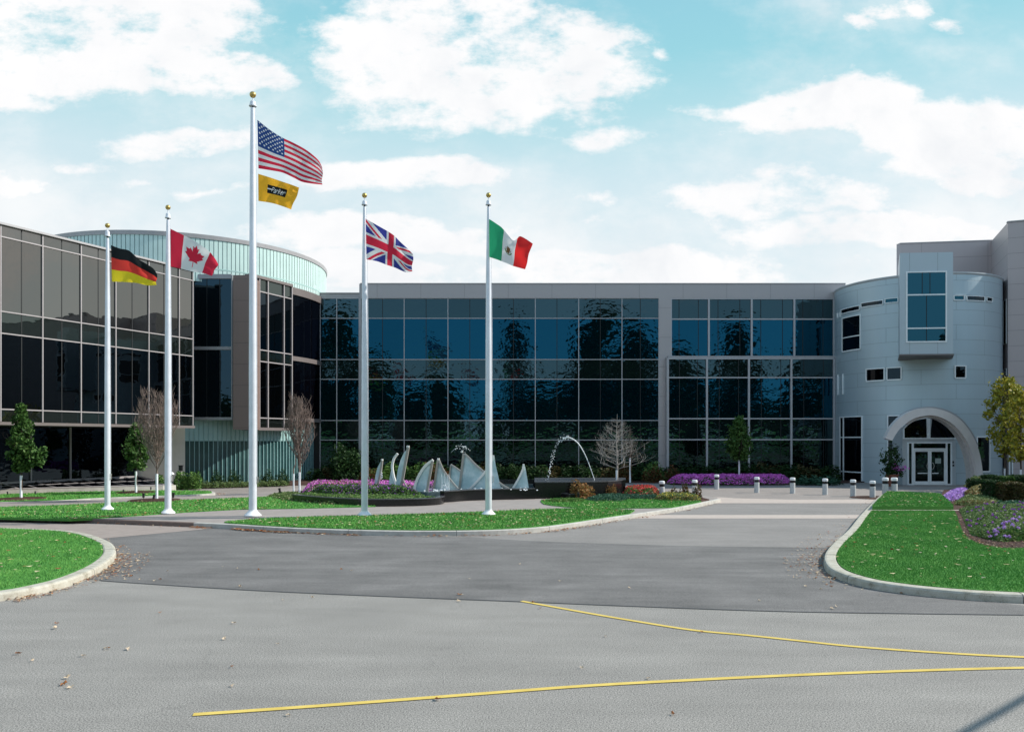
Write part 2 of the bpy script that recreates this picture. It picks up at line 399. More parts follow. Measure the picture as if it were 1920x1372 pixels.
M['pole'] = plain('pole_metal', (.70,.72,.78), .36, .07, 3, metal=.2)
M['gold'] = mat('gold_ball', (.55,.38,.12), .35, .8)
M['white_paint'] = plain('white_paint', (.80,.81,.82), .45, .04, 8)
M['black'] = mat('black_metal', (.012,.012,.013), .45)
M['frame'] = plain('window_frame', (.44,.43,.445), .45, .05, 2, metal=.2)
M['frame_wing'] = plain('wing_frame', (.36,.33,.335), .45, .05, 2, metal=.2)
M['frame_white'] = plain('white_frame', (.78,.81,.82), .4, .04, 4, metal=.1)
M['joint'] = mat('glazing_seal', (.004,.006,.008), .5)
M['parapet'] = panels('parapet_panels', (.44,.405,.405), (1,0), 3.108, 60, .28, 0)
M['brown'] = panels('brown_panels', (.22,.155,.135), (1,0), 40, 1.28, 0, .3, .5, .1)
M['brown_wall'] = plain('bronze_trim', (.17,.145,.14), .5, .06, 2, metal=.2)
M['grey_trim'] = plain('grey_trim', (.36,.35,.36), .45, .06, 2, metal=.2)
M['tower'] = panels('tower_panels', (.44,.53,.575), px=4.1, pz=.93, offz=.2, center=(27.9,55.4,5.2), rough=.42, metal=.35, jw=.018, var=.06)
M['tower_flat'] = panels('tower_flat_panels', (.46,.53,.57), (1,0), 1.62, 30, .33, 0, .4, .35)
M['tower_line'] = plain('entry_panel', (.48,.51,.53), .45, .05, 3, metal=.3)
M['right_wall'] = panels('warm_grey_panels', (.47,.405,.40), (.934,-.356), 1.25, 1.0, 0, .1, .5, .2)
M['beige'] = plain('beige_wall', (.80,.74,.66), .8, .05, 3)
M['concrete'] = plain('concrete', (.45,.43,.38), .85, .16, 3, bmp=.3)
M['roof'] = plain('roof_membrane', (.3,.3,.3), .9)
M['glass_blue'] = glass('blue_glass', (.008,.060,.100), (.0005,.005,.008), .009, 1.5)
M['glass_spandrel'] = glass('spandrel_glass', (.042,.072,.084), (.0035,.008,.0085), .010, 1.5)
M['glass_low'] = glass('ground_floor_glass', (.020,.036,.038), (.0015,.003,.003), .009, 1.6)
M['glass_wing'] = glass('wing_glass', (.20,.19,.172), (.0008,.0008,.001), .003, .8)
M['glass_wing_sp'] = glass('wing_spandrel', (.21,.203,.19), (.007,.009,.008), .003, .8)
M['glass_wing_sp_dim'] = glass('wing_spandrel_dimmed', (.10,.11,.10), (.006,.008,.007), .003, .8)  # spandrel tint lowered: the darker reflection of these rows put into the colour
M['glass_wing_dim'] = glass('wing_glass_dimmed', (.040,.050,.058), (.0006,.0008,.001), .003, .8)  # same vision glass, dim lower-storey reflection painted in as a darker tint
M['glass_dark'] = glass('dark_glass', (.022,.030,.036), (.001,.001,.002), .006)
M['glass_link'] = glass('link_glass', (.030,.050,.064), (.001,.003,.005), .006)
M['glass_tower'] = glass('tower_glass', (.022,.075,.10), (.001,.006,.010), .003)
M['uglass'] = plain('channel_glass', (.50,.66,.63), .25, .06, 1.2)
M['uglass_line'] = plain('channel_glass_edge', (.24,.44,.43), .3, .1, 1)
def ug_fn(t, b):
    p = pos(t); s = t.n('ShaderNodeSeparateXYZ'); t.lk(p, s.inputs[0]); n = t.noise(p, .9, 4)
    t.lk(t.ramp(n, [(.3, (.012,.045,.048)), (.7, (.035,.085,.085))]), b.inputs['Base Color'])
M['uglass_dark'] = mat('clear_channel_glass', rough=.15, fn=ug_fn)
M['granite'] = plain('black_granite', (.006,.006,.007), .2, .3, 12)
M['granite_top'] = plain('granite_cap', (.075,.075,.08), .25, .2, 12)
def sail_fn(t, b):
    p = pos(t); n = t.noise(p, 2.2, 5, .6)
    t.lk(t.ramp(n, [(.3, (.36,.53,.56)), (.52, (.52,.67,.69)), (.72, (.78,.86,.87))]), b.inputs['Base Color'])
M['sail'] = mat('etched_glass', rough=.25, fn=sail_fn)
M['steel'] = mat('brushed_steel', (.40,.375,.34), .4, .3)
M['bar_white'] = plain('polished_edge', (.92,.91,.88), .35, .05, 5, metal=.1)
M['water'] = mat('pool_water', (.10,.14,.15), .08)
M['foam'] = plain('white_water', (.85,.88,.9), .4)
M['bark'] = plain('bark', (.075,.055,.042), .9, .3, 20)
M['bark_pale'] = plain('pale_twigs', (.30,.27,.25), .9, .2, 20)
M['bark_red'] = plain('brown_twigs', (.20,.145,.125), .9, .2, 20)
M['guard'] = plain('trunk_guard', (.78,.80,.84), .5, .04, 8)
M['leaf_green'] = leafmat('leaf_green', [(.022,.062,.014), (.045,.11,.022), (.065,.145,.03), (.11,.19,.05)])
M['leaf_far'] = leafmat('leaf_far', [(.03,.06,.02), (.05,.09,.03), (.08,.12,.05)])
M['leaf_dark'] = leafmat('leaf_dark', [(.010,.030,.008), (.02,.055,.014), (.035,.08,.02)])
M['leaf_conifer'] = leafmat('leaf_conifer', [(.012,.032,.014), (.02,.05,.02), (.03,.065,.03)])
M['leaf_yellow'] = leafmat('leaf_yellow', [(.14,.17,.02), (.30,.29,.03), (.44,.37,.04), (.22,.25,.05)])
M['leaf_red'] = leafmat('leaf_red', [(.10,.03,.012), (.16,.06,.02), (.07,.06,.02), (.05,.08,.02)])
M['leaf_bed'] = leafmat('leaf_bed', [(.05,.13,.025), (.09,.20,.04), (.16,.27,.07), (.08,.15,.04)])
M['leaf_pale'] = leafmat('leaf_pale', [(.12,.19,.06), (.18,.26,.09), (.10,.16,.05), (.24,.28,.13)])
M['leaf_heather'] = leafmat('leaf_heather', [(.20,.21,.07), (.28,.24,.10), (.16,.19,.07), (.32,.19,.08)])
M['leaf_orange'] = leafmat('leaf_orange', [(.30,.12,.04), (.36,.17,.06), (.22,.14,.05), (.16,.15,.04)])
M['leaf_rusty'] = leafmat('leaf_rusty', [(.05,.06,.018), (.11,.07,.025), (.035,.06,.016), (.13,.075,.03)])
M['leaf_juniper'] = leafmat('leaf_juniper', [(.04,.11,.07), (.06,.15,.09), (.03,.08,.05)])
M['fl_magenta'] = leafmat('flower_magenta', [(.74,.13,.62), (.86,.28,.76), (.60,.10,.54)], .6, .2)
M['fl_violet'] = leafmat('flower_violet', [(.22,.06,.36), (.34,.11,.50), (.26,.05,.34)], .6, .2)
M['fl_lilac'] = leafmat('flower_lilac', [(.46,.27,.68), (.58,.38,.76), (.40,.20,.58)], .6, .2)
M['fl_red'] = leafmat('flower_red', [(.60,.03,.04), (.70,.06,.07), (.65,.16,.15)], .6, .2)
M['fl_yellow'] = leafmat('flower_yellow', [(.7,.55,.05), (.6,.5,.1)], .6, .2)
M['dry'] = leafmat('dry_leaf', [(.38,.20,.09), (.55,.42,.28), (.62,.50,.37), (.30,.13,.06)], .8, .15)
M['dry_pale'] = leafmat('dry_pale_leaf', [(.60,.48,.26), (.70,.60,.40), (.66,.52,.22)], .8, .15)
M['dry_red'] = leafmat('dry_red_leaf', [(.24,.06,.03), (.34,.14,.05), (.16,.06,.03)], .8, .15)

# ------------------------------------------------------------------ ground, roads, kerbs
g = MB(); g.sheet([(-900,-700),(900,-700),(900,900),(-900,900)], -.012); struct('ground', g, M['lawn'])
g = MB(); g.sheet([(-120,-46),(120,-46),(120,56.8),(-120,56.8)], 0); struct('road', g, M['asphalt_light'])
dark = GP([(150,1013),(400,990)], 0)+GP([(470,994),(560,1000),(700,1005),(870,1007),(1000,1014),(1200,1021),(1400,1025),(1600,1028)],0,3)+GP([(1600,1090),(1700,1110),(1920,1135),(2100,1150)])+GP([(2100,1156),(1920,1153),(1500,1147),(1200,1137),(980,1128),(700,1117),(480,1107),(300,1096),(150,1085)],0,3)+[G(150,1050)]
g = MB(); g.sheet(dark, .004); struct('new_asphalt', g, M['asphalt_dark'])
seam = GP([(190,1088.5),(300,1096),(480,1107),(700,1117),(980,1128),(1200,1137),(1500,1147),(1920,1153)],0,4)
g = MB(); g.sweep(seam, [(-.03,.0062),(.03,.0062)]); struct('asphalt_seam', g, M['seal'])
lane = GP([(870,1006),(1000,1014),(1200,1021),(1400,1025),(1700,1029)],0,3)+GP([(1700,930),(1660,943),(1290,943.5),(1100,950),(700,960)])
g = MB(); g.sheet(lane, .0045); struct('drive_lane', g, M['asphalt_warm'])
g = MB(); g.sheet(GP([(1100,965.3),(1700,965.3),(1700,972),(1100,972)]), .009); struct('crossing_band', g, M['concrete_band'])
g = MB(); g.sheet(GP([(1200,943.5),(1700,943.5),(1700,936.5),(1480,936.5),(1380,934),(1330,931),(1200,931)]), .010); struct('plaza_apron', g, M['concrete_band'])
g = MB(); g.sheet([G(-300,943),G(400,928),G(800,928),G(1200,930),G(1330,931),G(1380,934),G(1480,936.5),G(1700,936.5),G(2500,930),(75,51),(75,56.9),(-40,56.9)], .006); struct('plaza_paving', g, M['pavers'])
g = MB(); g.sheet(GP([(-300,968),(0,975),(140,981),(400,989.5),(395,991),(150,1013.5),(60,1010),(-300,1000)]), .008); struct('concrete_drive', g, M['concrete_pink'])
g = MB(); g.sheet([(-200,-46.2),(200,-46.2),(200,-120),(-200,-120)], -.004); struct('road_beyond_lawn', g, M['lawn'])
for i, l in enumerate([[(978,1127),(1100,1149),(1200,1166),(1300,1181.5),(1400,1191),(1500,1201.5),(1600,1212),(1750,1223),(1920,1232),(2200,1241)],
          [(362,1340),(600,1323.5),(900,1301),(1100,1286),(1300,1275),(1500,1265.5),(1700,1258),(1920,1252),(2200,1247)]]):
    p = GP(l,0,5); g = MB(); g.sweep(p, [(-.045,.0085),(.045,.0085)], flip=False); struct('painted_line', g, M['yellow_paint'])

def kerb(name, path, wd, h, m=None, side=1):
    pr = [(0,-.01),(.012*side,h*.72),(.035*side,h*.94),(.075*side,h),(wd*.88*side,h),(wd*side,h*.9),(wd*side,-.01)]
    if wd < .2: pr = [(0,-.01),(.008*side,h*.9),(.03*side,h),(wd*side,h),(wd*side,-.01)]
    g = MB(); g.sweep(path, pr, flip=(side < 0))
    acc_ = 0; j = MB()
    for a, b in zip(path, path[1:]):
        L_ = math.hypot(b[0]-a[0], b[1]-a[1]); acc_ += L_
        if acc_ > 3.0 and L_ > .03:
            acc_ = 0; u = ((b[0]-a[0])/L_, (b[1]-a[1])/L_); q_ = (a[0]+u[0]*.012, a[1]+u[1]*.012)
            j.sweep([a, q_], [(o-.003*side if k == 0 else o, z+(.003 if z > 0 else 0)) for k, (o, z) in enumerate(pr)], flip=(side < 0))
    if j.v: struct('kerb_joint', j, M['seal'])
    return struct(name, g, m or M['curb'], smooth=False)
# left island
li = spline([G(-420,1160),G(-150,1145),G(0,1127),G(60,1117),G(130,1099),G(185,1075),G(212,1055),G(218,1040),G(205,1024),G(150,1006),G(60,999),G(-100,996),G(-420,1004)],6)
kerb('kerb', li, .28, .15)
# right island
ri = spline([G(2300,1147),G(1920,1131),G(1800,1124),G(1700,1114),G(1620,1101),G(1565,1083),G(1546,1066),G(1546,1047),G(1562,1026),G(1590,1000),G(1612,972),G(1640,942),G(1652,932)],6)
kerb('kerb', ri, .27, .15, side=-1)
# centre island
ci = spline([G(-500,960),G(-200,970),G(0,975.5),G(130,979),G(400,990),G(480,995),G(560,999.5),G(700,1004),G(820,1005),G(920,1003.5),G(1000,999),G(1060,992),G(1130,981),G(1200,970),G(1280,957),G(1352,941)],6)
ci_i = offset_path(ci, .16)
isl_back = [G(1345,938),G(1240,925),G(1180,912),G(1000,906),G(850,906),G(650,912),G(560,918),G(520,926),G(400,934),G(200,942),G(0,948),G(-300,952),G(-500,955)]
k0 = [i for i, p in enumerate(ci) if p[0] < Xp(130, p[1])][-1]; k1 = [i for i, p in enumerate(ci) if p[0] < Xp(400, p[1])][-1]
kerb('kerb', ci[:k0+1], .16, .15, M['curb_grey']); kerb('brick_kerb', ci[k0:k1+1], .16, .15, M['brick_edge']); kerb('kerb', ci[k1:], .16, .15, M['curb_grey'])
g = MB(); g.prism(ci_i+isl_back, -.005, .146); struct('island_walk', g, M['walk'])
LAWNS = []
def lawn(name, poly, z0=.1, z1=.175, blades=0, bh=.05, bw=.012):
    g = MB(); g.prism(poly, z0, z1-.01); struct(name, g, M['lawn'])
    LAWNS.append((poly, z1-.01, blades, bh, bw))
IZ = .16
lawn('lawn', [(x,y) for x,y in offset_path(li, .29)], -.005, .16, 90000, .040, .0065)
lawn('lawn', GP([(-500,953),(0,951),(120,947),(250,941),(400,935.5),(530,930),(600,938),(690,946),(704,949)],IZ)+GP([(704,949.5),(560,953),(450,954.5),(347,960),(250,967),(190,971),(130,973.5),(0,970.5),(-500,955.5)],IZ), .1, .185, 26000, .05, .02)
lb_front = [p for p in offset_path(ci, .17) if Xp(408,p[1]) < p[0] < Xp(1190,p[1])]
lawn('lawn', lb_front+GP([(1190,957),(1140,954),(1080,953.5),(1000,955.5),(900,960),(800,963.5),(690,966.5),(600,968.5),(480,973),(420,979)],IZ), .1, .185, 42000, .05, .016)
lc_front = [p for p in offset_path(ci, .17) if Xp(1250,p[1]) < p[0] < Xp(1318,p[1])]
lawn('lawn', GP([(1014,938),(1020,945),(1060,950),(1110,952.5),(1190,952.5),(1235,952)],IZ,2)+lc_front+GP([(1312,936),(1200,933),(1060,933)],IZ), .1, .185, 14000, .05, .018)
ri_in = offset_path(ri, -.28)
bed_edge = GP([(2300,1026),(1920,1028),(1870,1026),(1835,1019),(1812,1006),(1800,985),(1792,962),(1778,945),(1762,931)],.15,3)
step_y = G(1640,957,.15)[1]
near = [p for p in ri_in if p[1] < step_y-.05]; far_ = [p for p in ri_in if p[1] > step_y+.25]
bed_near = [p for p in bed_edge if p[1] < step_y-.05]; bed_far = [p for p in bed_edge if p[1] > step_y+.25]
def at_y(path, y):
    for a, b in zip(path, path[1:]):
        if min(a[1],b[1]) <= y <= max(a[1],b[1]): t = (y-a[1])/(b[1]-a[1]); return (a[0]+(b[0]-a[0])*t, y)
lawn('lawn', near+[at_y(ri_in, step_y-.04), at_y(bed_edge, step_y-.04)]+bed_near[::-1], -.005, .165, 170000, .040, .0065)
lawn('lawn', [at_y(ri_in, step_y+.24)]+far_+bed_far[::-1]+[at_y(bed_edge, step_y+.24)], -.005, .31, 22000, .05, .018)
g = MB(); a, b = at_y(ri_in, step_y), at_y(bed_edge, step_y); g.box(a[0]-.05, b[0]+1.2, step_y-.04, step_y+.24, -.004, .162); struct('stone_strip', g, M['concrete_band'])
# bed soil at right
bed_poly = bed_edge+[G(1770,918,.15),G(1900,905,.15),G(2500,905,.15),G(2500,1026,.15)]
g = MB(); g.prism(bed_poly, -.005, .15); struct('mulch_bed', g, M['mulch'])
# rear lawn at left with its kerb
rl_front = spline([G(-600,952),G(0,947),G(200,938),G(340,933),G(395,930),G(404,927.5),G(398,925)],5)
kerb('kerb', rl_front, .16, .13, M['curb_grey'])
lawn('lawn', offset_path(rl_front, .17)+[G(330,920,.13),G(306,919.5,.13),G(150,922,.13),G(0,927,.13),G(-600,934,.13)], -.004, .16, 16000, .05, .02)
# planting bed along the facade and drum
g = MB(); g.prism([(X, 57) for X in (30,-13)]+[G(420,908),G(330,912),G(330,917),G(480,912.5),G(600,909),G(700,905),G(1000,903),G(1245,906),G(1260,909),G(1480,909),G(1560,907)], -.003, .08); struct('mulch_bed', g, M['mulch'])
g = MB(); g.prism(GP([(505,928),(560,921),(690,916),(840,918),(840,930),(820,938),(700,944),(600,942),(545,938)],.16), .15, .192); struct('mulch_bed', g, M['mulch'])
g = MB(); g.prism(GP([(1060,929),(1170,920),(1240,924),(1305,931),(1330,937),(1315,940),(1230,936),(1150,936),(1060,937)],.16), .12, .195); struct('mulch_bed', g, M['mulch'])
def mulch_ring(px, py, r, z):
    x, y = G(px, py, z); g = MB(); g.lathe([(r*1.05,-.02),(r,.035),(r*.5,.07),(.05,.08)], (x,y,z), 20); struct('mulch_ring', g, M['mulch'])
for a in ((39,935,1.0,.15),(255,923,.9,.15),(290,938,1.05,.175)): mulch_ring(*a)

# grass blades, one mass per lawn
for poly, z, n, bh, bw in LAWNS:
    if not n: continue
    vis = []
    P = sample_poly(poly, n)
    X = P[:,0]; Y = P[:,1]; px = CX+X/Y*F; keep = (px > -40) & (px < 1960) & (Y > 2); P = P[keep]; n = len(P)
    a = RNG.uniform(0, 2*np.pi, n); h = bh*RNG.uniform(.5,1.25,n); wd = bw*RNG.uniform(.6,1.2,n)
    lx = RNG.normal(0,.4,n)*h; ly = RNG.normal(0,.4,n)*h
    v = np.empty((n,3,3)); v[:,0] = np.stack([P[:,0]-np.cos(a)*wd, P[:,1]-np.sin(a)*wd, np.full(n,z-.004)],1)
    v[:,1] = np.stack([P[:,0]+np.cos(a)*wd, P[:,1]+np.sin(a)*wd, np.full(n,z-.004)],1)
    v[:,2] = np.stack([P[:,0]+lx, P[:,1]+ly, z+h],1)
    me = bpy.data.meshes.new('grass'); me.from_pydata(v.reshape(-1,3).tolist(), [], np.arange(3*n).reshape(-1,3).tolist()); me.materials.append(M['blade'])
    o = bpy.data.objects.new('grass', me); COL.objects.link(o); tag(o, kind='stuff')

# ------------------------------------------------------------------ central block
YW = 57.0
B = thing('office_building', (0,YW,0), 'long three storey office block with blue reflecting curtain wall and grey parapet', 'building')
xw = lambda px: Xp(px, YW); zw = lambda py: Zp(py, YW)
m = MB(); m.box(-15.6, xw(1600), YW+.12, YW+22, 0, 12.6); part('wall', m, M['joint'], B)
m = MB(); m.box(xw(600)-.0, xw(1600), YW+.3, YW+21.8, 12.6, 13.0); part('roof', m, M['roof'], B)
pz0, pz1 = zw(559.5), zw(533)
m = MB(); m.box(xw(676), xw(1584), YW-.12, YW+.3, pz0, pz1); part('parapet', m, M['parapet'], B)
m = MB(); m.box(xw(1235.2), xw(1250), YW-.12, YW+.11, 0, pz0); m.box(xw(1250), xw(1257.5), YW-.121, YW+.11, zw(672), pz0); part('pier', m, panels('pier_panels', (.44,.405,.405), (1,0), 60, 2.1, 5, .4), B)
m = MB(); m.box(xw(674.3), xw(677.5), YW-.14, YW+.1, 0, pz1+.01); part('corner_post', m, M['grey_trim'], B)
m = MB(); m.box(xw(598), xw(674), YW-.06, YW+.3, zw(560), zw(550.5)); m.box(xw(598), xw(674), YW-.12, YW+.34, zw(550.5), zw(549)); part('low_parapet', m, M['grey_trim'], B)
m = MB(); m.box(xw(676), xw(1584), YW-.16, YW+.34, pz1, pz1+.06); part('coping', m, M['grey_trim'], B)
rows = [559.5, 597, 674, 711, 788, 824.7, 899]
xs_c = [676.5, 758, 840, 921.8, 1003.6, 1085, 1166, 1235]
xs_l = [600.5, 631.7, 673.5]
def curtain(B, Y, xs, ys, mw, depth, joints, fm='frame', spand=(0,2,4), trans_w=None):
    fr = MB(); jt = MB(); tw = trans_w or mw
    for i in range(len(xs)-1):
        x0, x1 = Xp(xs[i],Y), Xp(xs[i+1],Y)
        for k in range(len(ys)-1):
            z1, z0 = Zp(ys[k],Y), max(0, Zp(ys[k+1],Y))
            p = MB(); p.add([(x0,Y,z0),(x1,Y,z0),(x1,Y,z1),(x0,Y,z1)], [(0,1,2,3)])
            gm = M['glass_spandrel'] if k in spand else (M['glass_low'] if z0 < 1 else M['glass_blue'])
            part('window_pane', p, gm, B)
        for j in joints:
            xj = x0+(x1-x0)*j; jt.box(xj-.022, xj+.022, Y-.012, Y-.002, 0, Zp(ys[0],Y))
    for x in xs: X = Xp(x,Y); fr.box(X-mw/2, X+mw/2, Y-depth, Y-.001, 0, Zp(ys[0],Y))
    for y in ys[:-1]:
        z = Zp(y,Y); fr.box(Xp(xs[0],Y), Xp(xs[-1],Y), Y-depth+.012, Y-.0015, z-tw/2, z+tw/2)
    part('mullions', fr, M[fm], B); part('glazing_seal', jt, M['joint'], B)
curtain(B, YW-.02, xs_c, rows, .052, .07, (.5,))
curtain(B, YW-.02, xs_l, rows, .052, .07, ())
curtain(B, YW-.02, [1257.5,1328.6,1408.8,1488.7,1563], [560.4,598.6,669.5], .13, .10, (.22,.73), spand=(0,), trans_w=.09)
m = MB(); m.box(xw(1250), xw(1572), YW-.55, YW-.03, zw(672.5), zw(668.5)); part('ledge', m, M['grey_trim'], B)
YP = YW-.5
m = MB(); m.box(Xp(1250,YP), Xp(1600,YP), YP+.02, YW+.1, 0, Zp(671,YP)-.02); part('projecting_bay', m, M['joint'], B)
m = MB(); m.box(Xp(1249.2,YP), Xp(1252,YP), YP-.1, YW, 0, Zp(671,YP)+.02); part('corner_post', m, M['grey_trim'], B)
curtain(B, YP, [1252,1325,1403.6,1483,1563], [672.5,708,784.7,824,900], .13, .12, (.3,.76), spand=(0,2), trans_w=.09)

# ------------------------------------------------------------------ left wing
D1 = Vector((700,1500)).normalized(); D1 = (D1.x, D1.y); N1 = (D1[1], -D1[0])
P1 = (Xp(360.5,46.8), 46.8)
L = thing('glass_wing', (P1[0],P1[1],0), 'dark glass wing at left with pale mullion grid over a recessed ground floor', 'building')
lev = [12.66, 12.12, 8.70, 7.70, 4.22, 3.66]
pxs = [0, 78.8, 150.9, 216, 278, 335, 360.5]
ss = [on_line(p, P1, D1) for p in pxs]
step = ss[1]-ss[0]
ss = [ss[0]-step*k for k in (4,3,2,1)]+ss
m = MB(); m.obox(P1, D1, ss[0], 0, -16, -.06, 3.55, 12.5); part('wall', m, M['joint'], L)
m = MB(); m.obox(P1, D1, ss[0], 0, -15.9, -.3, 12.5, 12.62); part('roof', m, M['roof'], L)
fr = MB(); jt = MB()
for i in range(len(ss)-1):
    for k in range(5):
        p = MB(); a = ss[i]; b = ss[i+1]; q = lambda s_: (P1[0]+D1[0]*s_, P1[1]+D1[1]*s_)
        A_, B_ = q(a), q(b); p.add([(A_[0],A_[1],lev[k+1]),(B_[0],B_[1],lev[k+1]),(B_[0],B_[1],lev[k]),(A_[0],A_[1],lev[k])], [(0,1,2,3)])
        part('window_pane', p, M[('glass_wing_sp','glass_wing','glass_wing_sp_dim','glass_wing_dim','glass_wing_sp_dim')[k]], L)
    if b-a > 1.6: jt.obox(P1, D1, (a+b)/2-.02, (a+b)/2+.02, .002, .012, lev[-1], lev[0])
for s_ in ss: fr.obox(P1, D1, s_-.026, s_+.026, .001, .07, lev[-1], lev[0])
for z in lev[1:-1]: fr.obox(P1, D1, ss[0], 0, .0015, .06, z-.028, z+.028)
part('mullions', fr, M['frame_wing'], L); part('glazing_seal', jt, M['joint'], L)
m = MB(); m.obox(P1, D1, ss[0]-.1, .06, -.3, .16, 12.66, 12.76); part('coping', m, M['grey_trim'], L)
m = MB(); m.obox(P1, D1, ss[0]-.1, .06, -.1, .15, 3.50, 3.64); m.obox(P1, D1, ss[0]-.1, .05, -4.4, -.1, 3.52, 3.56); part('soffit', m, M['brown_wall'], L)
# recessed ground floor
P2 = (Xp(258,48), 48.0)
t0 = on_line(0, P2, D1)-11
m = MB(); m.obox(P2, D1, t0, 0, -.5, -.02, 0, 3.52); part('ground_floor_wall', m, M['joint'], L)
fr = MB(); gs = [t0, t0+5.5, on_line(-70,P2,D1), on_line(57,P2,D1), on_line(131,P2,D1), on_line(197,P2,D1), on_line(256,P2,D1)]
for a, b in zip(gs, gs[1:]):
    q = lambda s_: (P2[0]+D1[0]*s_, P2[1]+D1[1]*s_); A_, B_ = q(a), q(b)
    p = MB(); p.add([(A_[0],A_[1],.62),(B_[0],B_[1],.62),(B_[0],B_[1],3.52),(A_[0],A_[1],3.52)], [(0,1,2,3)]); part('window_pane', p, M['glass_dark'], L)
    fr.obox(P2, D1, b-.04, b+.04, .001, .08, .62, 3.5)
fr.obox(P2, D1, t0, 0, -.02, .14, .56, .68)
part('ground_floor_frame', fr, M['frame_wing'], L)
m = MB(); m.prism([P2, (Xp(347,48.2),48.2), (Xp(347,49.5),49.5), (P2[0]-.5,P2[1]+1.5)], 0, 3.55); part('end_wall', m, M['beige'], L)
# sloping light-well glazing and its concrete upstand
Cn = [G(-700,948), G(0,930), G(306,921), G(330,919)]
K = thing('light_well', (Cn[1][0],Cn[1][1],0), 'low sloping black glazed light well with concrete upstand below the dark wing', 'light well')
m = MB(); pts = [Cn[0],Cn[1],Cn[2],Cn[3]]; m.sweep(pts, [(0,0),(0,.30),(.28,.30),(.28,0)]); part('upstand', m, M['concrete'], K)
up = offset_path(pts, .2)
q = lambda s_: (P2[0]+D1[0]*s_+N1[0]*.1, P2[1]+D1[1]*s_+N1[1]*.1)
top = [q(t0), q(on_line(0,P2,D1)), q(-.02), (P2[0]+.3,P2[1]-.15)]
m = MB()
for i in range(3):
    m.add([(up[i][0],up[i][1],.31),(up[i+1][0],up[i+1][1],.31),(top[i+1][0],top[i+1][1],.60),(top[i][0],top[i][1],.60)], [(0,1,2,3)])
part('glazing', m, M['glass_dark'], K)
m = MB()
for i in range(3):
    nseg = 4 if i == 2 else 9
    if i == 2: nseg = 3
    for k in range(nseg+1):
        t = k/nseg; a = Vector((up[i][0]+(up[i+1][0]-up[i][0])*t, up[i][1]+(up[i+1][1]-up[i][1])*t, .33)); t2 = max(0, t-.12); b = Vector((top[i][0]+(top[i+1][0]-top[i][0])*t2, top[i][1]+(top[i+1][1]-top[i][1])*t2, .62))
        m.tube([a,b], .028, 4)
    a = Vector((up[i][0],up[i][1],.34)); b = Vector((up[i+1][0],up[i+1][1],.34)); m.tube([a,b], .035, 4)
    c = Vector((top[i][0],top[i][1],.62)); d = Vector((top[i+1][0],top[i+1][1],.62)); m.tube([(a+c)/2,(b+d)/2], .02, 4)
part('glazing_bars', m, M['frame_wing'], K)

# ------------------------------------------------------------------ drum
DC = (-23.4, 57.7); DR = 9.75
def arc(c, r, a0, a1, n): return [(c[0]+r*math.cos(a0+(a1-a0)*i/n), c[1]+r*math.sin(a0+(a1-a0)*i/n)) for i in range(n+1)]
D = thing('glass_drum', (DC[0],DC[1],0), 'round drum clad in pale green channel glass rising behind the dark wing', 'building')
nch = 232
ug = MB(); ul = MB()
for i in range(nch):
    a0 = 2*math.pi*i/nch; a1 = 2*math.pi*(i+1)/nch; am = a0+(a1-a0)*.84
    p = arc(DC, DR, a0, am, 1); ug.add([(p[0][0],p[0][1],12.5),(p[1][0],p[1][1],12.5),(p[1][0],p[1][1],15.15),(p[0][0],p[0][1],15.15)], [(0,1,2,3)])
    p = arc(DC, DR-.03, am, a1, 1); ul.add([(p[0][0],p[0][1],12.5),(p[1][0],p[1][1],12.5),(p[1][0],p[1][1],15.15),(p[0][0],p[0][1],15.15)], [(0,1,2,3)])
part('channel_glass', ug, M['uglass'], D); part('channel_edges', ul, M['uglass_line'], D)
m = MB(); m.lathe([(DR-.3,15.13),(DR+.05,15.13),(DR+.07,15.38),(DR+.0,15.40),(DR-.3,15.30)], (DC[0],DC[1],0), 128); part('coping', m, M['grey_trim'], D, smooth=False)
m = MB(); m.lathe([(DR-.05,12.6),(DR+.0,12.6),(DR+.0,12.62)], (DC[0],DC[1],0), 96); part('roof', m, M['roof'], D)
# ring band inside the glass showing as darker line
m = MB(); m.lathe([(DR+.006,13.3),(DR+.012,13.3),(DR+.012,13.38),(DR+.006,13.38)], (DC[0],DC[1],0), 128); part('glass_joint_band', m, plain('joint_band', (.33,.50,.48), .4), D)
# ground floor channel glass
LR = 9.25; a0 = math.atan2(49-DC[1], -22-DC[0]); a1 = math.atan2(57.2-DC[1], -14.1-DC[0]); nn = 46
lo = MB(); hi = MB(); fin = MB()
for i in range(nn):
    b0 = a0+(a1-a0)*i/nn; b1 = a0+(a1-a0)*(i+1)/nn
    p = arc(DC, LR, b0, b1, 1)
    lo.add([(p[0][0],p[0][1],0),(p[1][0],p[1][1],0),(p[1][0],p[1][1],2.75),(p[0][0],p[0][1],2.75)], [(0,1,2,3)])
    hi.add([(p[0][0],p[0][1],2.75),(p[1][0],p[1][1],2.75),(p[1][0],p[1][1],4.3),(p[0][0],p[0][1],4.3)], [(0,1,2,3)])
    f1 = arc(DC, LR+.05, b0, b0+.0045, 1); f0 = arc(DC, LR+.002, b0, b0+.0045, 1); fin.prism([f0[0],f1[0],f1[1],f0[1]], 0, 4.25)
part('clear_channel_glass', lo, M['uglass_dark'], D); part('channel_glass', hi, plain('shaded_channel', (.33,.50,.49), .3, .08, 1.5), D); part('channel_fins', fin, plain('fin', (.25,.42,.42), .3), D)
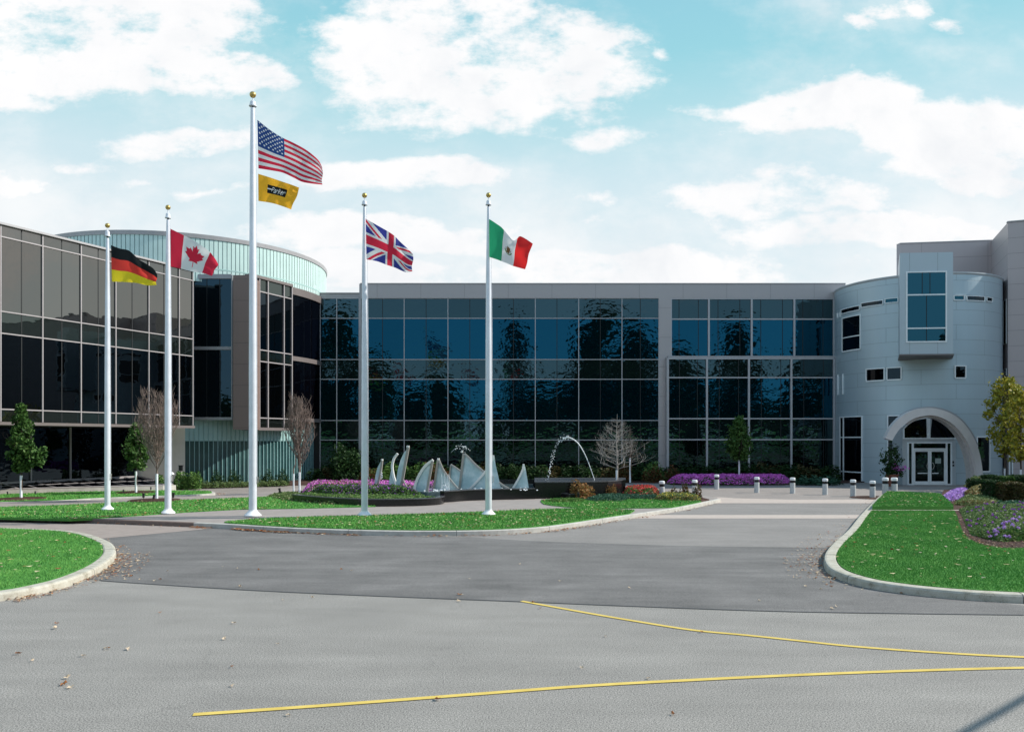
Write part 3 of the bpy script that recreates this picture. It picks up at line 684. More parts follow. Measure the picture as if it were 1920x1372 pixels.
# upper storeys between wing and block
B_ = thing('office_link', (-17.2,49,0), 'dark glazed link with brown metal pier between the left wing and the long block', 'building')
YB = 49.0
fr = MB()
for z0, z1, gm in ((Zp(782,YB),Zp(656,YB),'glass_link'),(Zp(650,YB),Zp(523,YB),'glass_link')):
    for a, b in ((364,388),(388,412),(412,435)):
        p = MB(); p.add([(Xp(a,YB),YB,z0),(Xp(b,YB),YB,z0),(Xp(b,YB),YB,z1),(Xp(a,YB),YB,z1)], [(0,1,2,3)]); part('window_pane', p, M[gm], B_)
for x in (388,412): fr.box(Xp(x,YB)-.02, Xp(x,YB)+.02, YB-.02, YB-.001, Zp(782,YB), Zp(523,YB))
part('glazing_seal', fr, M['joint'], B_)
fr = MB()
fr.box(Xp(361,YB), Xp(436,YB), YB-.1, YB-.002, Zp(656,YB), Zp(650,YB)); fr.box(Xp(361,YB), Xp(436,YB), YB-.1, YB-.002, Zp(787,YB), Zp(782,YB))
fr.box(Xp(361,YB), Xp(364,YB), YB-.09, YB-.001, Zp(787,YB), Zp(516,YB)); fr.box(Xp(434.5,YB), Xp(436.8,YB), YB-.09, YB-.001, Zp(787,YB), Zp(516,YB))
fr.box(Xp(364,YB)+.0, Xp(434.5,YB), YB-.1, YB-.001, Zp(523,YB), Zp(514.5,YB)); part('window_frame', fr, M['grey_trim'], B_)
m = MB(); m.box(Xp(361,YB)-1, Xp(437,YB), YB+.02, YB+3, 4.2, 12.7); part('wall', m, M['joint'], B_)
YC = 48.3
m = MB(); m.box(Xp(437,YC), Xp(468,YC), YC, YC+2, Zp(805,YC), Zp(515.8,YC)); part('pier', m, M['brown'], B_)
PD = (Xp(468,49.6), 49.6); lD = on_line(546, PD, D1)
lv = [12.95, 12.15, 8.48, 7.76, 4.2, 3.6]
fr = MB(); sD = [0, on_line(485,PD,D1), on_line(501,PD,D1), on_line(531,PD,D1), lD]
for a, b in zip(sD, sD[1:]):
    for k in range(5):
        A2, B2 = (PD[0]+D1[0]*a, PD[1]+D1[1]*a), (PD[0]+D1[0]*b, PD[1]+D1[1]*b)
        p = MB(); p.add([(*A2,lv[k+1]),(*B2,lv[k+1]),(*B2,lv[k]),(*A2,lv[k])], [(0,1,2,3)]); part('window_pane', p, M[('glass_wing_sp_dim','glass_wing_dim','glass_wing_sp_dim','glass_wing_dim','glass_wing_sp_dim')[k]], B_)
for s_ in sD: fr.obox(PD, D1, s_-.035, s_+.035, .001, .1, 3.6, 12.95)
for z in lv[1:-1]: fr.obox(PD, D1, 0, lD, .0015, .085, z-.035, z+.035)
part('mullions', fr, M['frame_wing'], B_)
m = MB(); m.obox(PD, D1, 0, lD+.03, -.4, .14, 12.95, 13.12); part('coping', m, M['brown_wall'], B_); m = MB(); m.obox(PD, D1, 0, lD+.02, -.3, .13, 3.42, 3.60); part('soffit_edge', m, M['brown_wall'], B_)
m = MB(); m.obox(PD, D1, 0, lD, -.5, -.03, 3.6, 12.9); part('wall_behind_glass', m, M['joint'], B_)
aa0 = math.atan2(PD[1]+D1[1]*lD-DC[1], PD[0]+D1[0]*lD-DC[0]); aa1 = math.atan2(57.05-DC[1], math.sqrt(DR**2-(57.05-DC[1])**2))
seg = 8
for i in range(seg):
    p0 = arc(DC, DR+.02, aa0+(aa1-aa0)*i/seg, aa0+(aa1-aa0)*(i+1)/seg, 1)
    for z0, z1 in ((4.3,8.1),(8.4,12.5)):
        p = MB(); p.add([(*p0[0],z0),(*p0[1],z0),(*p0[1],z1),(*p0[0],z1)], [(0,1,2,3)]); part('curved_pane', p, M['glass_dark'], B_)
pa = arc(DC, DR, aa0, aa1, 16)
for pr_ in ([(.0,12.5),(-.12,12.5),(-.14,12.98),(.3,12.98)], [(.0,8.1),(-.1,8.1),(-.1,8.4),(.0,8.4)], [(.0,4.05),(-.1,4.05),(-.1,4.3),(.0,4.3)]):
    bd = MB(); bd.sweep(pa, pr_); part('curved_band', bd, M['brown_wall'], B_)

# ------------------------------------------------------------------ round entrance tower
TC = (27.9, 55.4); TR = 5.2; TZ = 13.3
T = thing('entrance_tower', (TC[0],TC[1],0), 'round silver panelled entrance tower with small square windows', 'building')
m = MB(); n = 128
for i in range(n):
    p = arc(TC, TR, 2*math.pi*i/n, 2*math.pi*(i+1)/n, 1); m.add([(*p[0],0),(*p[1],0),(*p[1],TZ),(*p[0],TZ)], [(0,1,2,3)])
part('wall', m, M['tower'], T, smooth=True)
m = MB(); m.lathe([(TR-.5,TZ-.3),(TR-.1,TZ-.3),(TR+.05,TZ-.02),(TR+.05,TZ+.05),(TR-.2,TZ+.05)], (*TC,0), 96); part('coping', m, M['tower_line'], T)
def tower_angle(px):
    k = (px-CX)/F; # ray x = k y ; intersect circle, near root
    a = k*k+1; b = -2*(k*TC[0]+TC[1]); c = TC[0]**2+TC[1]**2-TR**2
    y = (-b-math.sqrt(max(0,b*b-4*a*c)))/(2*a); return math.atan2(y-TC[1], k*y-TC[0]), y
def tower_window(px0, px1, pyt, pyb, trans=(), mull=(), gm='glass_dark', name='window', f=.07):
    a0, y0 = tower_angle(px0); a1, y1 = tower_angle(px1); am, ym = tower_angle((px0+px1)/2)
    z1 = Zp(pyt, ym); z0 = max(.0, Zp(pyb, ym)); n = max(2, int((a1-a0)*TR/.3))
    g = MB()
    for i in range(n):
        p = arc(TC, TR+.02, a0+(a1-a0)*i/n, a0+(a1-a0)*(i+1)/n, 1); g.add([(*p[0],z0),(*p[1],z0),(*p[1],z1),(*p[0],z1)], [(0,1,2,3)])
    fr = MB(); r0, r1 = TR+.0, TR+.07; da = f/TR
    def hb(z, zz):
        for i in range(n):
            b0 = a0+(a1-a0)*i/n; b1 = a0+(a1-a0)*(i+1)/n
            q0 = arc(TC, r0, b0, b1, 1); q1 = arc(TC, r1, b0, b1, 1); fr.prism([q0[0],q1[0],q1[1],q0[1]], z, zz)
    def vb(a):
        q0 = arc(TC, r0, a-da/2, a+da/2, 1); q1 = arc(TC, r1+.004, a-da/2, a+da/2, 1); fr.prism([q0[0],q1[0],q1[1],q0[1]], z0-.0, z1+f)
    hb(z1, z1+f); hb(z0-f*.3 if z0 < .1 else z0-f, z0+f*.2)
    for t in trans: z = Zp(t, ym); hb(z-f/2, z+f/2)
    vb(a0); vb(a1)
    for x in mull: vb(tower_angle(x)[0])
    fo = part(name, fr, M['frame_white'], T); part('pane', g, M[gm], fo)
for a in [(1571,1576,587,594),(1578,1612.5,577,584),(1615.5,1656,566,573),(1660,1684,560,567),(1788,1807,555,562),(1812,1845,556,563.5),(1849,1859.5,558.5,565)]:
    tower_window(*a, f=.045, gm='glass_tower' if a[0] in (1660,1788) else 'glass_dark')
tower_window(1580,1614,594,656,(631,))
tower_window(1625,1658.5,692,713); tower_window(1663.5,1690,690,711); tower_window(1790,1810,687,708); tower_window(1572,1581,702,739,f=.022)
tower_window(1576,1617,782,906,(819.6,884.5),(1582.5,)); tower_window(1665,1692,780,909,(818.5,884)); tower_window(1831,1854.5,820,883)
# projecting box window
YX = 48.3; rot = R(-5)
dB = (math.cos(rot), math.sin(rot)); PB = (Xp(1687,YX), YX)
wB = on_line(1787, PB, dB); zt, zb = Zp(474.5,YX), Zp(664,YX)
nB = (dB[1], -dB[0]); qB = lambda s_, o: (PB[0]+dB[0]*s_+nB[0]*o, PB[1]+dB[1]*s_+nB[1]*o)
def raked(e, o0, z0, z1, k=4.0):
    a, b = qB(-e, o0), qB(wB+e, o0); return [a, b, (b[0]+.50*k, b[1]+k), (a[0]+.455*k, a[1]+k)]
m = MB(); m.prism(raked(0, 0, 0, 0), zb, zt); bx = part('bay_box', m, M['tower_flat'], T)
s0, s1 = on_line(1701,PB,dB), on_line(1772.5,PB,dB); za, zc = Zp(512,YX), Zp(640,YX)
fr = MB(); fr.obox(PB,dB,s0-.08,s1+.08,.0,.05,za,za+.08); fr.obox(PB,dB,s0-.08,s1+.08,.0,.05,zc-.08,zc)
for s_ in (s0-.04, s1+.04): fr.obox(PB,dB,s_-.04,s_+.04,.0,.053,zc,za)
z1_, z2_ = Zp(553.5,YX), Zp(616,YX)
for z in (z1_,z2_): fr.obox(PB,dB,s0,s1,.0,.05,z-.04,z+.04)
fo = part('window', fr, M['frame_white'], T)
def fq(P, d, a, b, z0, z1, off):
    n = (d[1],-d[0]); A = (P[0]+d[0]*a+n[0]*off, P[1]+d[1]*a+n[1]*off); B2 = (P[0]+d[0]*b+n[0]*off, P[1]+d[1]*b+n[1]*off)
    return MB().add([(*A,z0),(*B2,z0),(*B2,z1),(*A,z1)], [(0,1,2,3)])
for z0, z1 in ((zc,z2_-.04),(z2_+.04,z1_-.04),(z1_+.04,za)): part('pane', fq(PB,dB,s0,s1,z0,z1,.012), M['glass_tower'], fo)
jt = MB(); sm = on_line(1737,PB,dB); jt.obox(PB,dB,sm-.02,sm+.02,.013,.022,zc,z1_)
for x in (1729,1743.5): sm = on_line(x,PB,dB); jt.obox(PB,dB,sm-.02,sm+.02,.013,.022,z1_,za)
part('glazing_seal', jt, M['joint'], fo)
m = MB(); m.prism(raked(.04, .04, 0, 0), zb-.09, zb-.002); part('drip_edge', m, M['brown_wall'], T)
# entrance portal: flat panel with doors
YE = 49.75
PE = (Xp(1692,YE), YE)
xe = lambda px: Xp(px, YE); ze = lambda py: max(0, Zp(py, YE))
ac = (xe(1742), ze(836)); ar = .0
m = MB(); arch_top = [(xe(a), YE, ze(b)) for a, b in [(1692,909),(1692,801),(1703,792),(1718,784),(1742,781),(1765,785),(1783,795),(1792,804),(1792,909)]]
m.slab(arch_top, 1.3); part('portal_wall', m, M['tower_line'], T)
fr = MB()
def rect(mb, x0, x1, y0, y1, o, th): mb.box(xe(x0), xe(x1), YE-o-th, YE-o, ze(y1), ze(y0))
for r in ((1693,1791,820.5,822.8),(1693.3,1695,803,820.5),(1789.5,1791,806,820.5),(1737.5,1743.5,784,820.5)): rect(fr, *r, .0, .07)
pl = MB(); cur = spline([(1694,802.5),(1703,793.5),(1718,785.5),(1742,782.3),(1765,786),(1783,796.5),(1790.5,805)], 4)
for a, b in zip(cur, cur[1:]): fr.add([(xe(a[0]),YE-.07,ze(a[1])-.07),(xe(b[0]),YE-.07,ze(b[1])-.07),(xe(b[0]),YE-.07,ze(b[1])+.02),(xe(a[0]),YE-.07,ze(a[1])+.02)], [(0,1,2,3)])
fo = part('arched_window', fr, M['frame_white'], T)
for x0, x1 in ((1695,1737.5),(1743.5,1789.5)):
    cc = [c for c in cur if x0 <= c[0] <= x1]
    p = MB(); p.add([(xe(x0),YE-.02,ze(820.5)),(xe(x1),YE-.02,ze(820.5))]+[(xe(c[0]),YE-.02,ze(c[1])-.03) for c in cc[::-1]], [tuple(range(2+len(cc)))]); part('pane', p, M['glass_dark'], fo)
fr = MB()
for r in ((1700.5,1784,828.8,831),(1700.5,1703,831,909),(1781.4,1784,831,909),(1708.5,1712,831,909),(1772.6,1775.3,831,909),(1712,1772.6,840,843),(1703,1708.5,906.5,909),(1775.3,1781.4,906.5,909)): rect(fr, *r, .0, .09)
df = part('door_frame', fr, M['frame_white'], T)
for x0, x1, y0, y1 in ((1703,1708.5,831,906.5),(1775.3,1781.4,831,906.5),(1712,1772.6,831,840)): p = MB(); rect(p, x0, x1, y0, y1, .0, .02); part('pane', p, M['glass_low'], df)
for x0, x1, hx in ((1712.3,1742.2,1738.5),(1742.6,1772.4,1746.3)):
    d_ = MB(); w_ = 4.0
    for r in ((x0,x0+w_-1,843,908.6),(x1-w_+1,x1,843,908.6),(x0+w_-1,x1-w_+1,843,846.5),(x0+w_-1,x1-w_+1,902,908.6)): rect(d_, *r, .0, .06)
    do = part('door', d_, M['frame_white'], T)
    p = MB(); rect(p, x0+w_-1, x1-w_+1, 846.5, 902, .0, .02); part('pane', p, M['glass_low'], do)
    hd = MB(); X = xe(hx); sg = 1 if hx > 1742 else -1; hd.tube([(X,YE-.06,1.0),(X+sg*.05,YE-.14,1.02),(X+sg*.1,YE-.15,1.2),(X+sg*.05,YE-.14,1.38),(X,YE-.06,1.4)], .016, 6); part('handle', hd, M['steel'], do)
    pb = MB(); rect(pb, x0+(7 if hx<1742 else 4), x1-(4 if hx<1742 else 14), 886, 887.6, .06, .03); part('push_bar', pb, M['frame_white'], do)
nt = MB(); rect(nt, 1753, 1764, 859, 868.5, .022, .004); part('notice', nt, mat('notice_paper', (.30,.36,.34), .6), df)
kp = MB(); rect(kp, 1784.8, 1788, 864, 868.5, .0, .05); rect(kp, 1784.5, 1788.6, 870.5, 874, .0, .05); part('entry_keypad', kp, M['black'], T)
# swooping arch
YA = 47.9
outer = spline([(1660.3,821.5),(1672,799),(1690,781),(1712,769),(1740,764.5),(1765,768),(1788,777.5),(1806,792),(1821,812),(1832,834),(1839,860),(1842.5,885),(1843,910)], 5)
inner = spline([(1673,826),(1681,812),(1692,799.5),(1714,784.5),(1740,778.5),(1762,781.5),(1784,793),(1800,808.5),(1813,827),(1823,850),(1829.5,875),(1832,895),(1833,910)], 5)
inner2 = spline([(1679,823),(1687,811),(1697,801),(1716,788.5),(1740,782.5),(1761,786),(1780,797),(1794,811),(1806,829),(1814,851),(1819,875),(1821,895),(1822,910)], 5)
Ar = thing('entrance_arch', (Xp(1743,YA),YA,0), 'pale grey swooping arch springing from the ground right of the glass doors', 'arch')
def ribbon(o_, i_, Y0, Y1, Yref):
    n = len(o_); g = MB(); vs = []
    for a, b in zip(o_, i_):
        x0, z0 = Xp(a[0],Yref), max(0, Zp(a[1],Yref)); x1, z1 = Xp(b[0],Yref), max(0, Zp(b[1],Yref))
        vs += [(x0,Y0,z0),(x1,Y0,z1),(x1,Y1,z1),(x0,Y1,z0)]
    fs = []
    for k in range(n-1):
        a = k*4; b = a+4
        for j in range(4): fs.append((a+j, a+(j+1)%4, b+(j+1)%4, b+j))
    fs += [(3,2,1,0), tuple((n-1)*4+j for j in range(4))]
    return g.add(vs, fs)
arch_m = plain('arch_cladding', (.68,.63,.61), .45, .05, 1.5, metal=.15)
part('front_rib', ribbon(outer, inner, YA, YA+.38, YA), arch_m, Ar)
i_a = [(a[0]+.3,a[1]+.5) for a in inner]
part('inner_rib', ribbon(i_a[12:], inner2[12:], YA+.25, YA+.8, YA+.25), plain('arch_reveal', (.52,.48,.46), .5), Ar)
outer_b = [(a[0]+1.5, a[1]-2.6) for a in outer[8:46]]; in_b = [(a[0], a[1]+6) for a in outer[8:46]]
part('rear_rib', ribbon(outer_b, in_b, YA+.40, YA+.75, YA+.4), M['grey_trim'], Ar)

# ------------------------------------------------------------------ right wing
RW = thing('panelled_building', (32.24,52,0), 'tall warm grey panelled building with narrow slit windows right of the round tower', 'building')
dR = (.934,-.356); PR = (32.24,52.0)
dS = (.356,.934)
rear = (33.98,56.6)
m = MB(); q = lambda s_, o: (PR[0]+dR[0]*s_-dS[0]*0+dS[0]*o, PR[1]+dR[1]*s_+dS[1]*o)
m.prism([PR, q(34,0), q(34,24), q(0,24)], 0, 16.95); part('wall', m, M['right_wall'], RW)
m = MB(); rl = (Xp(1688,57.9),57.9); m.prism([(34.2,57.0), rl, (rl[0]-.22,rl[1]+.1),(35.2,72),(42,72)], 0, 17.0); part('stair_tower_wall', m, panels('rear_panels', (.47,.405,.40), (.97,-.2), 4.4, 1.35, .5, .3, .5, .2), RW)
m = MB(); m.obox(PR, dR, -.04, 34, -.3, .04, 16.95, 17.02); part('coping', m, M['grey_trim'], RW); m = MB(); m.prism([(34.2,56.96),(rl[0]-.03,rl[1]-.04),(rl[0]-.03,rl[1]+.3),(34.2,57.3)], 17.0, 17.06); part('coping', m, M['grey_trim'], RW)
for (x0,x1,y0,y1,side) in ((1881.8,1887.3,566,646,1),(1883,1887.3,693,704,1),(1893,1898,854,893,0)):
    dd = (-.356,-.934) if side else dR
    s0, s1 = on_line(x0,PR,dd), on_line(x1,PR,dd); Yh = PR[1]+dd[1]*s0; s0, s1 = min(s0,s1), max(s0,s1)
    p = fq(PR, dd, s0, s1, Zp(y1,Yh), Zp(y0,Yh), .006); fr = MB()
    for s_ in (s0,s1): fr.obox(PR,dd,s_-.04,s_+.04,.0,.04,Zp(y1,Yh)-.04,Zp(y0,Yh)+.04)
    for z in (Zp(y0,Yh), Zp(y1,Yh)-.04): fr.obox(PR,dd,s0,s1,.0,.037,z,z+.04)
    fo = part('window', fr, M['frame_white'], RW); part('pane', p, M['glass_dark'], fo)

# ------------------------------------------------------------------ flagpoles
def flagpole(px, pyb, pytop, pycap0, pycap1, rb, rt, z, label):
    big = 1.25 if pytop < 300 else 1.0
    x, Y = G(px, pyb, z); zt = Zp(pycap1, Y); o = thing('flagpole', (x,Y,z), label, 'flagpole', 'flagpoles in a row before the building')
    k = rb/.13; h = zt-z
    m = MB(); m.lathe([(rb,0),(rb,h*.35),(rb*.93,h*.55),(rb*.78,h*.8),(rt,h)], n=20); part('pole', m, M['pole'], o, world=False, smooth=False)
    m = MB(); m.lathe([(rb*2.15,0),(rb*2.15,.03),(rb*2.0,.05),(rb*1.45,.12*k),(rb*1.12,.17*k),(rb*1.1,.2*k)], n=24); part('base_collar', m, M['white_paint'], o, world=False)
    ch = Zp(pycap0,Y)-zt
    m = MB(); m.lathe([(.03,h-.02),(.03,h+.07)], n=10); part('spindle', m, M['black'], o, world=False)
    m = MB(); c_ = .105*big; m.lathe([(c_,h+.06),(c_,h+.09),(c_*.8,h+.10),(c_*.72,h+ch-.03),(c_*.5,h+ch),(.018,h+ch+.01),(.014,Zp(pytop,Y)-z)], n=18); part('truck', m, M['pole'], o, world=False)
    zb_ = Zp(pytop,Y)-z; br = .088*big
    m = MB(); m.lathe([(br*math.sin(math.pi*i/10)+.001, -br*math.cos(math.pi*i/10)) for i in range(11)], (0,0,zb_), 18); part('ball', m, M['gold'], o, world=False, smooth=True)
    m = MB(); r = rb*1.02
    m.tube([(rt*1.3,0,h-.05),(rt*1.6,0,h-.6),(rb*.92+.02,0,h*.62),(rb+.02,0,h*.3),(rb+.02,0,1.3)], .006, 5); part('halyard', m, M['pole'], o, world=False)
    m = MB(); zz = 1.25; m.tube([(r,-.02,zz-.1),(r+.05,-.02,zz-.1),(r+.05,-.02,zz+.1),(r,-.02,zz+.1)], .012, 6); part('cleat', m, M['steel'], o, world=False)
    return o, x, Y
poles = {}
poles['de'] = flagpole(201.5, 955, 423, 433, 446.5, .105, .05, .18, 'slim silver flagpole on the grass flying the black, red and gold flag')
poles['ca'] = flagpole(315, 962, 389, 400, 412.5, .115, .055, .165, 'silver flagpole with white flared base flying the maple leaf flag')
poles['us'] = flagpole(474, 966.5, 178, 190, 203, .135, .078, .165, 'tallest silver flagpole carrying the stars and stripes over a yellow flag')
poles['uk'] = flagpole(683.5, 966, 366.5, 376.5, 388, .115, .052, .18, 'silver flagpole standing by the walk flying the union flag')
poles['mx'] = flagpole(916, 964.5, 366, 376, 388, .115, .052, .18, 'silver flagpole on the front lawn flying the green, white and red flag')

def cloth(name, rgb, rough=.75):
    def fn(t, b):
        b.inputs['Base Color'].default_value = c4(rgb)
        tr = t.n('ShaderNodeBsdfTranslucent'); tr.inputs[0].default_value = c4(rgb); mx = t.n('ShaderNodeMixShader'); mx.inputs[0].default_value = .48
        out = [n_ for n_ in t.t.nodes if n_.type == 'OUTPUT_MATERIAL'][0]
        t.lk(b.outputs[0], mx.inputs[1]); t.lk(tr.outputs[0], mx.inputs[2]); t.lk(mx.outputs[0], out.inputs[0])
    return mat(name, rgb, rough, spec=.3, fn=fn)
FC = dict(red=cloth('cloth_red',(.74,.03,.07)), white=cloth('cloth_white',(.84,.84,.84)), navy=cloth('cloth_navy',(.03,.075,.26)), blue=cloth('cloth_blue',(.05,.06,.32)),
  black=cloth('cloth_black',(.010,.014,.016)), gold=cloth('cloth_gold',(.92,.72,.03)), dered=cloth('cloth_scarlet',(.80,.06,.045)), amber=cloth('cloth_amber',(1.0,.50,.03)),
  green=cloth('cloth_green',(.03,.38,.18)), mred=cloth('cloth_vermilion',(.85,.03,.03)), brown=cloth('cloth_brown',(.22,.12,.05)), olive=cloth('cloth_olive',(.16,.26,.10)))
def resample(pts, n):
    d = [0]
    for a, b in zip(pts, pts[1:]): d.append(d[-1]+math.hypot(b[0]-a[0], b[1]-a[1]))
    out = []
    for i in range(n+1):
        t = d[-1]*i/n; k = 0
        while k < len(d)-2 and d[k+1] < t: k += 1
        f = (t-d[k])/max(1e-9, d[k+1]-d[k]); out.append((pts[k][0]+(pts[k+1][0]-pts[k][0])*f, pts[k][1]+(pts[k+1][1]-pts[k][1])*f))
    return out
def flag(name, Y, top, bot, nu, nv, colf, cols, label, cat='flag', wave=.16, phase=0, freq=2.3, ripple=.03, vwarp=None):
    tp = resample(spline(top, 8), nu); bt = resample(spline(bot, 8), nu)
    vs = []; fs = []; mi = []
    for i in range(nu+1):
        u = i/nu
        for j in range(nv+1):
            v = j/nv; px = tp[i][0]+(bt[i][0]-tp[i][0])*v; py = tp[i][1]+(bt[i][1]-tp[i][1])*v
            bow = 0
            ym = Y+wave*u**.7*math.sin(freq*math.pi*(u+.22*v)+phase)+ripple*math.sin(9*u-6*v+phase*2)*u + .05*math.sin(14*u+9*v+phase)*u*(1-v)
            px += 1.6*u*math.sin(5*v+phase)*math.sin(math.pi*v); py += 1.3*math.sin(7*u+phase)*u*math.sin(math.pi*v)
            vs.append((Xp(px,ym), ym, Zp(py,ym)))
    for i in range(nu):
        for j in range(nv):
            a = i*(nv+1)+j; fs.append((a, a+nv+1, a+nv+2, a+1)); mi.append(cols.index(colf((i+.5)/nu, (j+.5)/nv)))
    g = MB(); g.v = vs; g.f = fs; g.mi = mi
    x0, z0 = vs[0][0], vs[0][2]
    me = g.mesh(name, [FC[c] for c in cols], (x0, Y, z0), True); o = bpy.data.objects.new(name, me); COL.objects.link(o); o.location = (x0, Y, z0)
    tag(o, label, cat, 'flags flying from the poles'); return o
def us(u, v):
    if u < .40 and v < 7/13:
        r = v/(7/13)*9.9-.45; row = round(r); 
        if 0 <= row <= 8:
            c = u/.40*12-.5-.5
            cc = round(c)
            if (cc+row)%2 == 0 and 0 <= cc <= 10 and ((r-row)*.78)**2+((c-cc)*.72)**2 < .062: return 'white'
        return 'navy'
    return 'red' if int(v*13)%2 == 0 else 'white'
Yp = lambda k: poles[k][2]-.16
flag('national_flag', Yp('us'), [(482.5,225),(505,243),(527,257),(550,268),(572,280),(588,292),(598,302),(604,314)], [(484.5,316),(510,320),(530,324),(550,333),(566,341),(585,344.5),(604.5,346.5)], 150, 104, us, ['red','white','navy'],
     'stars and stripes flag with blue canton on the tallest pole', phase=.4)
def de(u, v): return 'black' if v < .335 else ('dered' if v < .66 else 'gold')
flag('national_flag', Yp('de'), [(208,459.6),(224.7,466),(242,470),(261,486.7),(275,495),(288,504),(294.5,514)], [(209.8,528),(234,529),(256,530.7),(277.5,535.4),(293.5,534.5)], 70, 45, de, ['black','dered','gold'],
     'black, red and gold striped flag over the dark wing', phase=1.2, ripple=.06)
LEAF = [(0,-1),(.13,-.72),(.30,-.82),(.24,-.38),(.50,-.60),(.56,-.46),(.92,-.50),(.80,-.22),(.96,-.12),(.42,.30),(.50,.50),(.05,.42),(.05,.92),(-.05,.92),(-.05,.42),(-.50,.50),(-.42,.30),(-.96,-.12),(-.80,-.22),(-.92,-.50),(-.56,-.46),(-.50,-.60),(-.24,-.38),(-.30,-.82),(-.13,-.72)]
def inp(P, x, y):
    c = False; j = len(P)-1
    for i in range(len(P)):
        if (P[i][1] > y) != (P[j][1] > y) and x < (P[j][0]-P[i][0])*(y-P[i][1])/(P[j][1]-P[i][1])+P[i][0]: c = not c
        j = i
    return c
def ca(u, v):
    if u < .25 or u > .75: return 'red'
    return 'red' if inp(LEAF, (u-.5)/.205, (v-.5)/.40) else 'white'
flag('national_flag', Yp('ca'), [(319.5,429),(341,439.5),(363,451),(388.5,468),(402,483),(409.5,496)], [(320,499.5),(338.5,503.6),(360,509),(382,512.4),(397,517.5)], 130, 80, ca, ['red','white'],
     'red and white flag with a red maple leaf', phase=2.2, wave=.12)
def uk(u, v):
    x = u*60; y = v*30*1.0; cx = x-30; cy = y-15
    if abs(cx) < 3.2 or abs(cy) < 3.2: return 'red'
    if abs(cx) < 5.4 or abs(cy) < 5.4: return 'white'
    s = 1 if cx*cy > 0 else -1; d = (cy - s*cx*.5)/1.118   # distance from the diagonal
    if s > 0: r = (-2.1 < d < 0) if cx > 0 else (0 < d < 2.1)
    else: r = (0 < d < 2.1) if cx > 0 else (-2.1 < d < 0)
    if cx > 0 and s < 0: r = -2.1 < d < 0
    if cx < 0 and s < 0: r = 0 < d < 2.1
    if r: return 'red'
    return 'white' if abs(d) < 3.3 else 'blue'
flag('national_flag', Yp('uk'), [(685.5,410),(701,419),(724,432),(738,441),(750,453),(762,464),(774.5,477)], [(687,486.5),(707,490),(726,497),(741,502),(754,508),(764,511),(773,509)], 130, 80, uk, ['red','white','blue'],
     'red, white and blue union flag of crossed stripes', phase=.9, wave=.18, ripple=.05)
def mx(u, v):
    if u < .335: return 'green'
    if u > .665: return 'mred'
    x = (u-.5)/.10; y = (v-.5)/.155; r = math.hypot(x, y)
    if r < 1:
        if r > .74 and y > .05: return 'olive'
        if abs(x+.15*y) < .42 and -.85 < y < .6: return 'brown'
        if .3 < abs(x) < .75 and -.5 < y < .15 and (int(y*9)+int(x*7))%2 == 0: return 'brown'
    return 'white'
flag('national_flag', Yp('mx'), [(917,410.5),(930,419),(941,427),(952,440),(962,451),(969,448),(975,443),(986,448),(999,457)], [(917.5,482),(930,486),(941,490),(954,495.5),(966,500),(984.5,505)], 120, 70, mx, ['green','white','mred','brown','olive'],
     'green, white and red flag with a brown eagle emblem', phase=2.9, wave=.14)
GLY = {'P':['11110','10001','10001','11110','10000','10000','10000'],'a':['00000','00000','01110','00001','01111','10001','01111'],'r':['00000','00000','10110','11001','10000','10000','10000'],
       'k':['10000','10000','10010','10100','11000','10100','10010'],'e':['00000','00000','01110','10001','11111','10000','01110']}
def yl(u, v):
    x = (u-.24)/.50; y = (v-.29)/.34
    if not (0 <= x <= 1 and 0 <= y <= 1): return 'amber'
    if x < .22: return 'white' if abs(y-.48) < .07 else 'black'
    xx = (x-.23+ (y-.5)*.10)/.73
    if 0 <= xx < 1:
        k = xx*6; c = 'Parker'[int(k)]; gx = (k-int(k))*5.8; gy = (y-.18)/.64*7
        if 0 <= gy < 7 and gx < 5 and GLY[c][int(gy)][int(gx)] == '1': return 'white'
    return 'black'
flag('company_flag', Yp('us'), [(484,326),(505,332.5),(530,341),(545,346),(561,352)], [(484.5,377),(510,381),(530,387),(546,393)], 200, 110, yl, ['amber','black','white'],
     'yellow flag with a black lettered panel below the stars and stripes', phase=.2, wave=.10)

# ------------------------------------------------------------------ fountain: granite walls, pool, sails, jets
YF = G(1003, 934.5, .15)[1]
basin = thing('fountain_basin', (Xp(900,36),36,.15), 'long low black granite pool wall under the glass sails', 'fountain basin')
w1 = GP([(833,941.5),(850,940.5),(875,938.5),(920,937),(1003,935)], .15, 5)
m = MB(); m.sweep(w1, [(0,.14),(0,.60),(.34,.60),(.34,.14)]); part('front_wall', m, M['granite'], basin)
m = MB(); m.sweep(w1, [(-.02,.60),(-.02,.635),(.36,.635),(.36,.60)]); part('cap', m, M['granite_top'], basin)
w2 = GP([(548,939),(600,944.5),(690,949),(770,948.5),(815,946.5),(831,944),(834,940)], .15, 5)
m = MB(); m.sweep(w2, [(0,.14),(0,.42),(.25,.42),(.25,.14)]); part('left_wall', m, M['granite'], basin)
m = MB(); m.sweep(w2, [(-.02,.42),(-.02,.445),(.27,.445),(.27,.42)]); part('left_cap', m, M['granite_top'], basin)
pool = [(Xp(800,34.2),34.6),(Xp(835,34.4),34.9),(Xp(870,36),36.0)]+[(x,y+.3) for x,y in w1[10:]]+[(Xp(1003,37),41),(Xp(690,41),41),(Xp(690,36),36.8)]
m = MB(); m.prism(pool, .2, .56); part('water', m, M['water'], basin)
m = MB(); m.box(Xp(690,41), Xp(1003,41), 41, 41.3, .15, .78); part('rear_wall', m, M['granite'], basin)
m = MB()
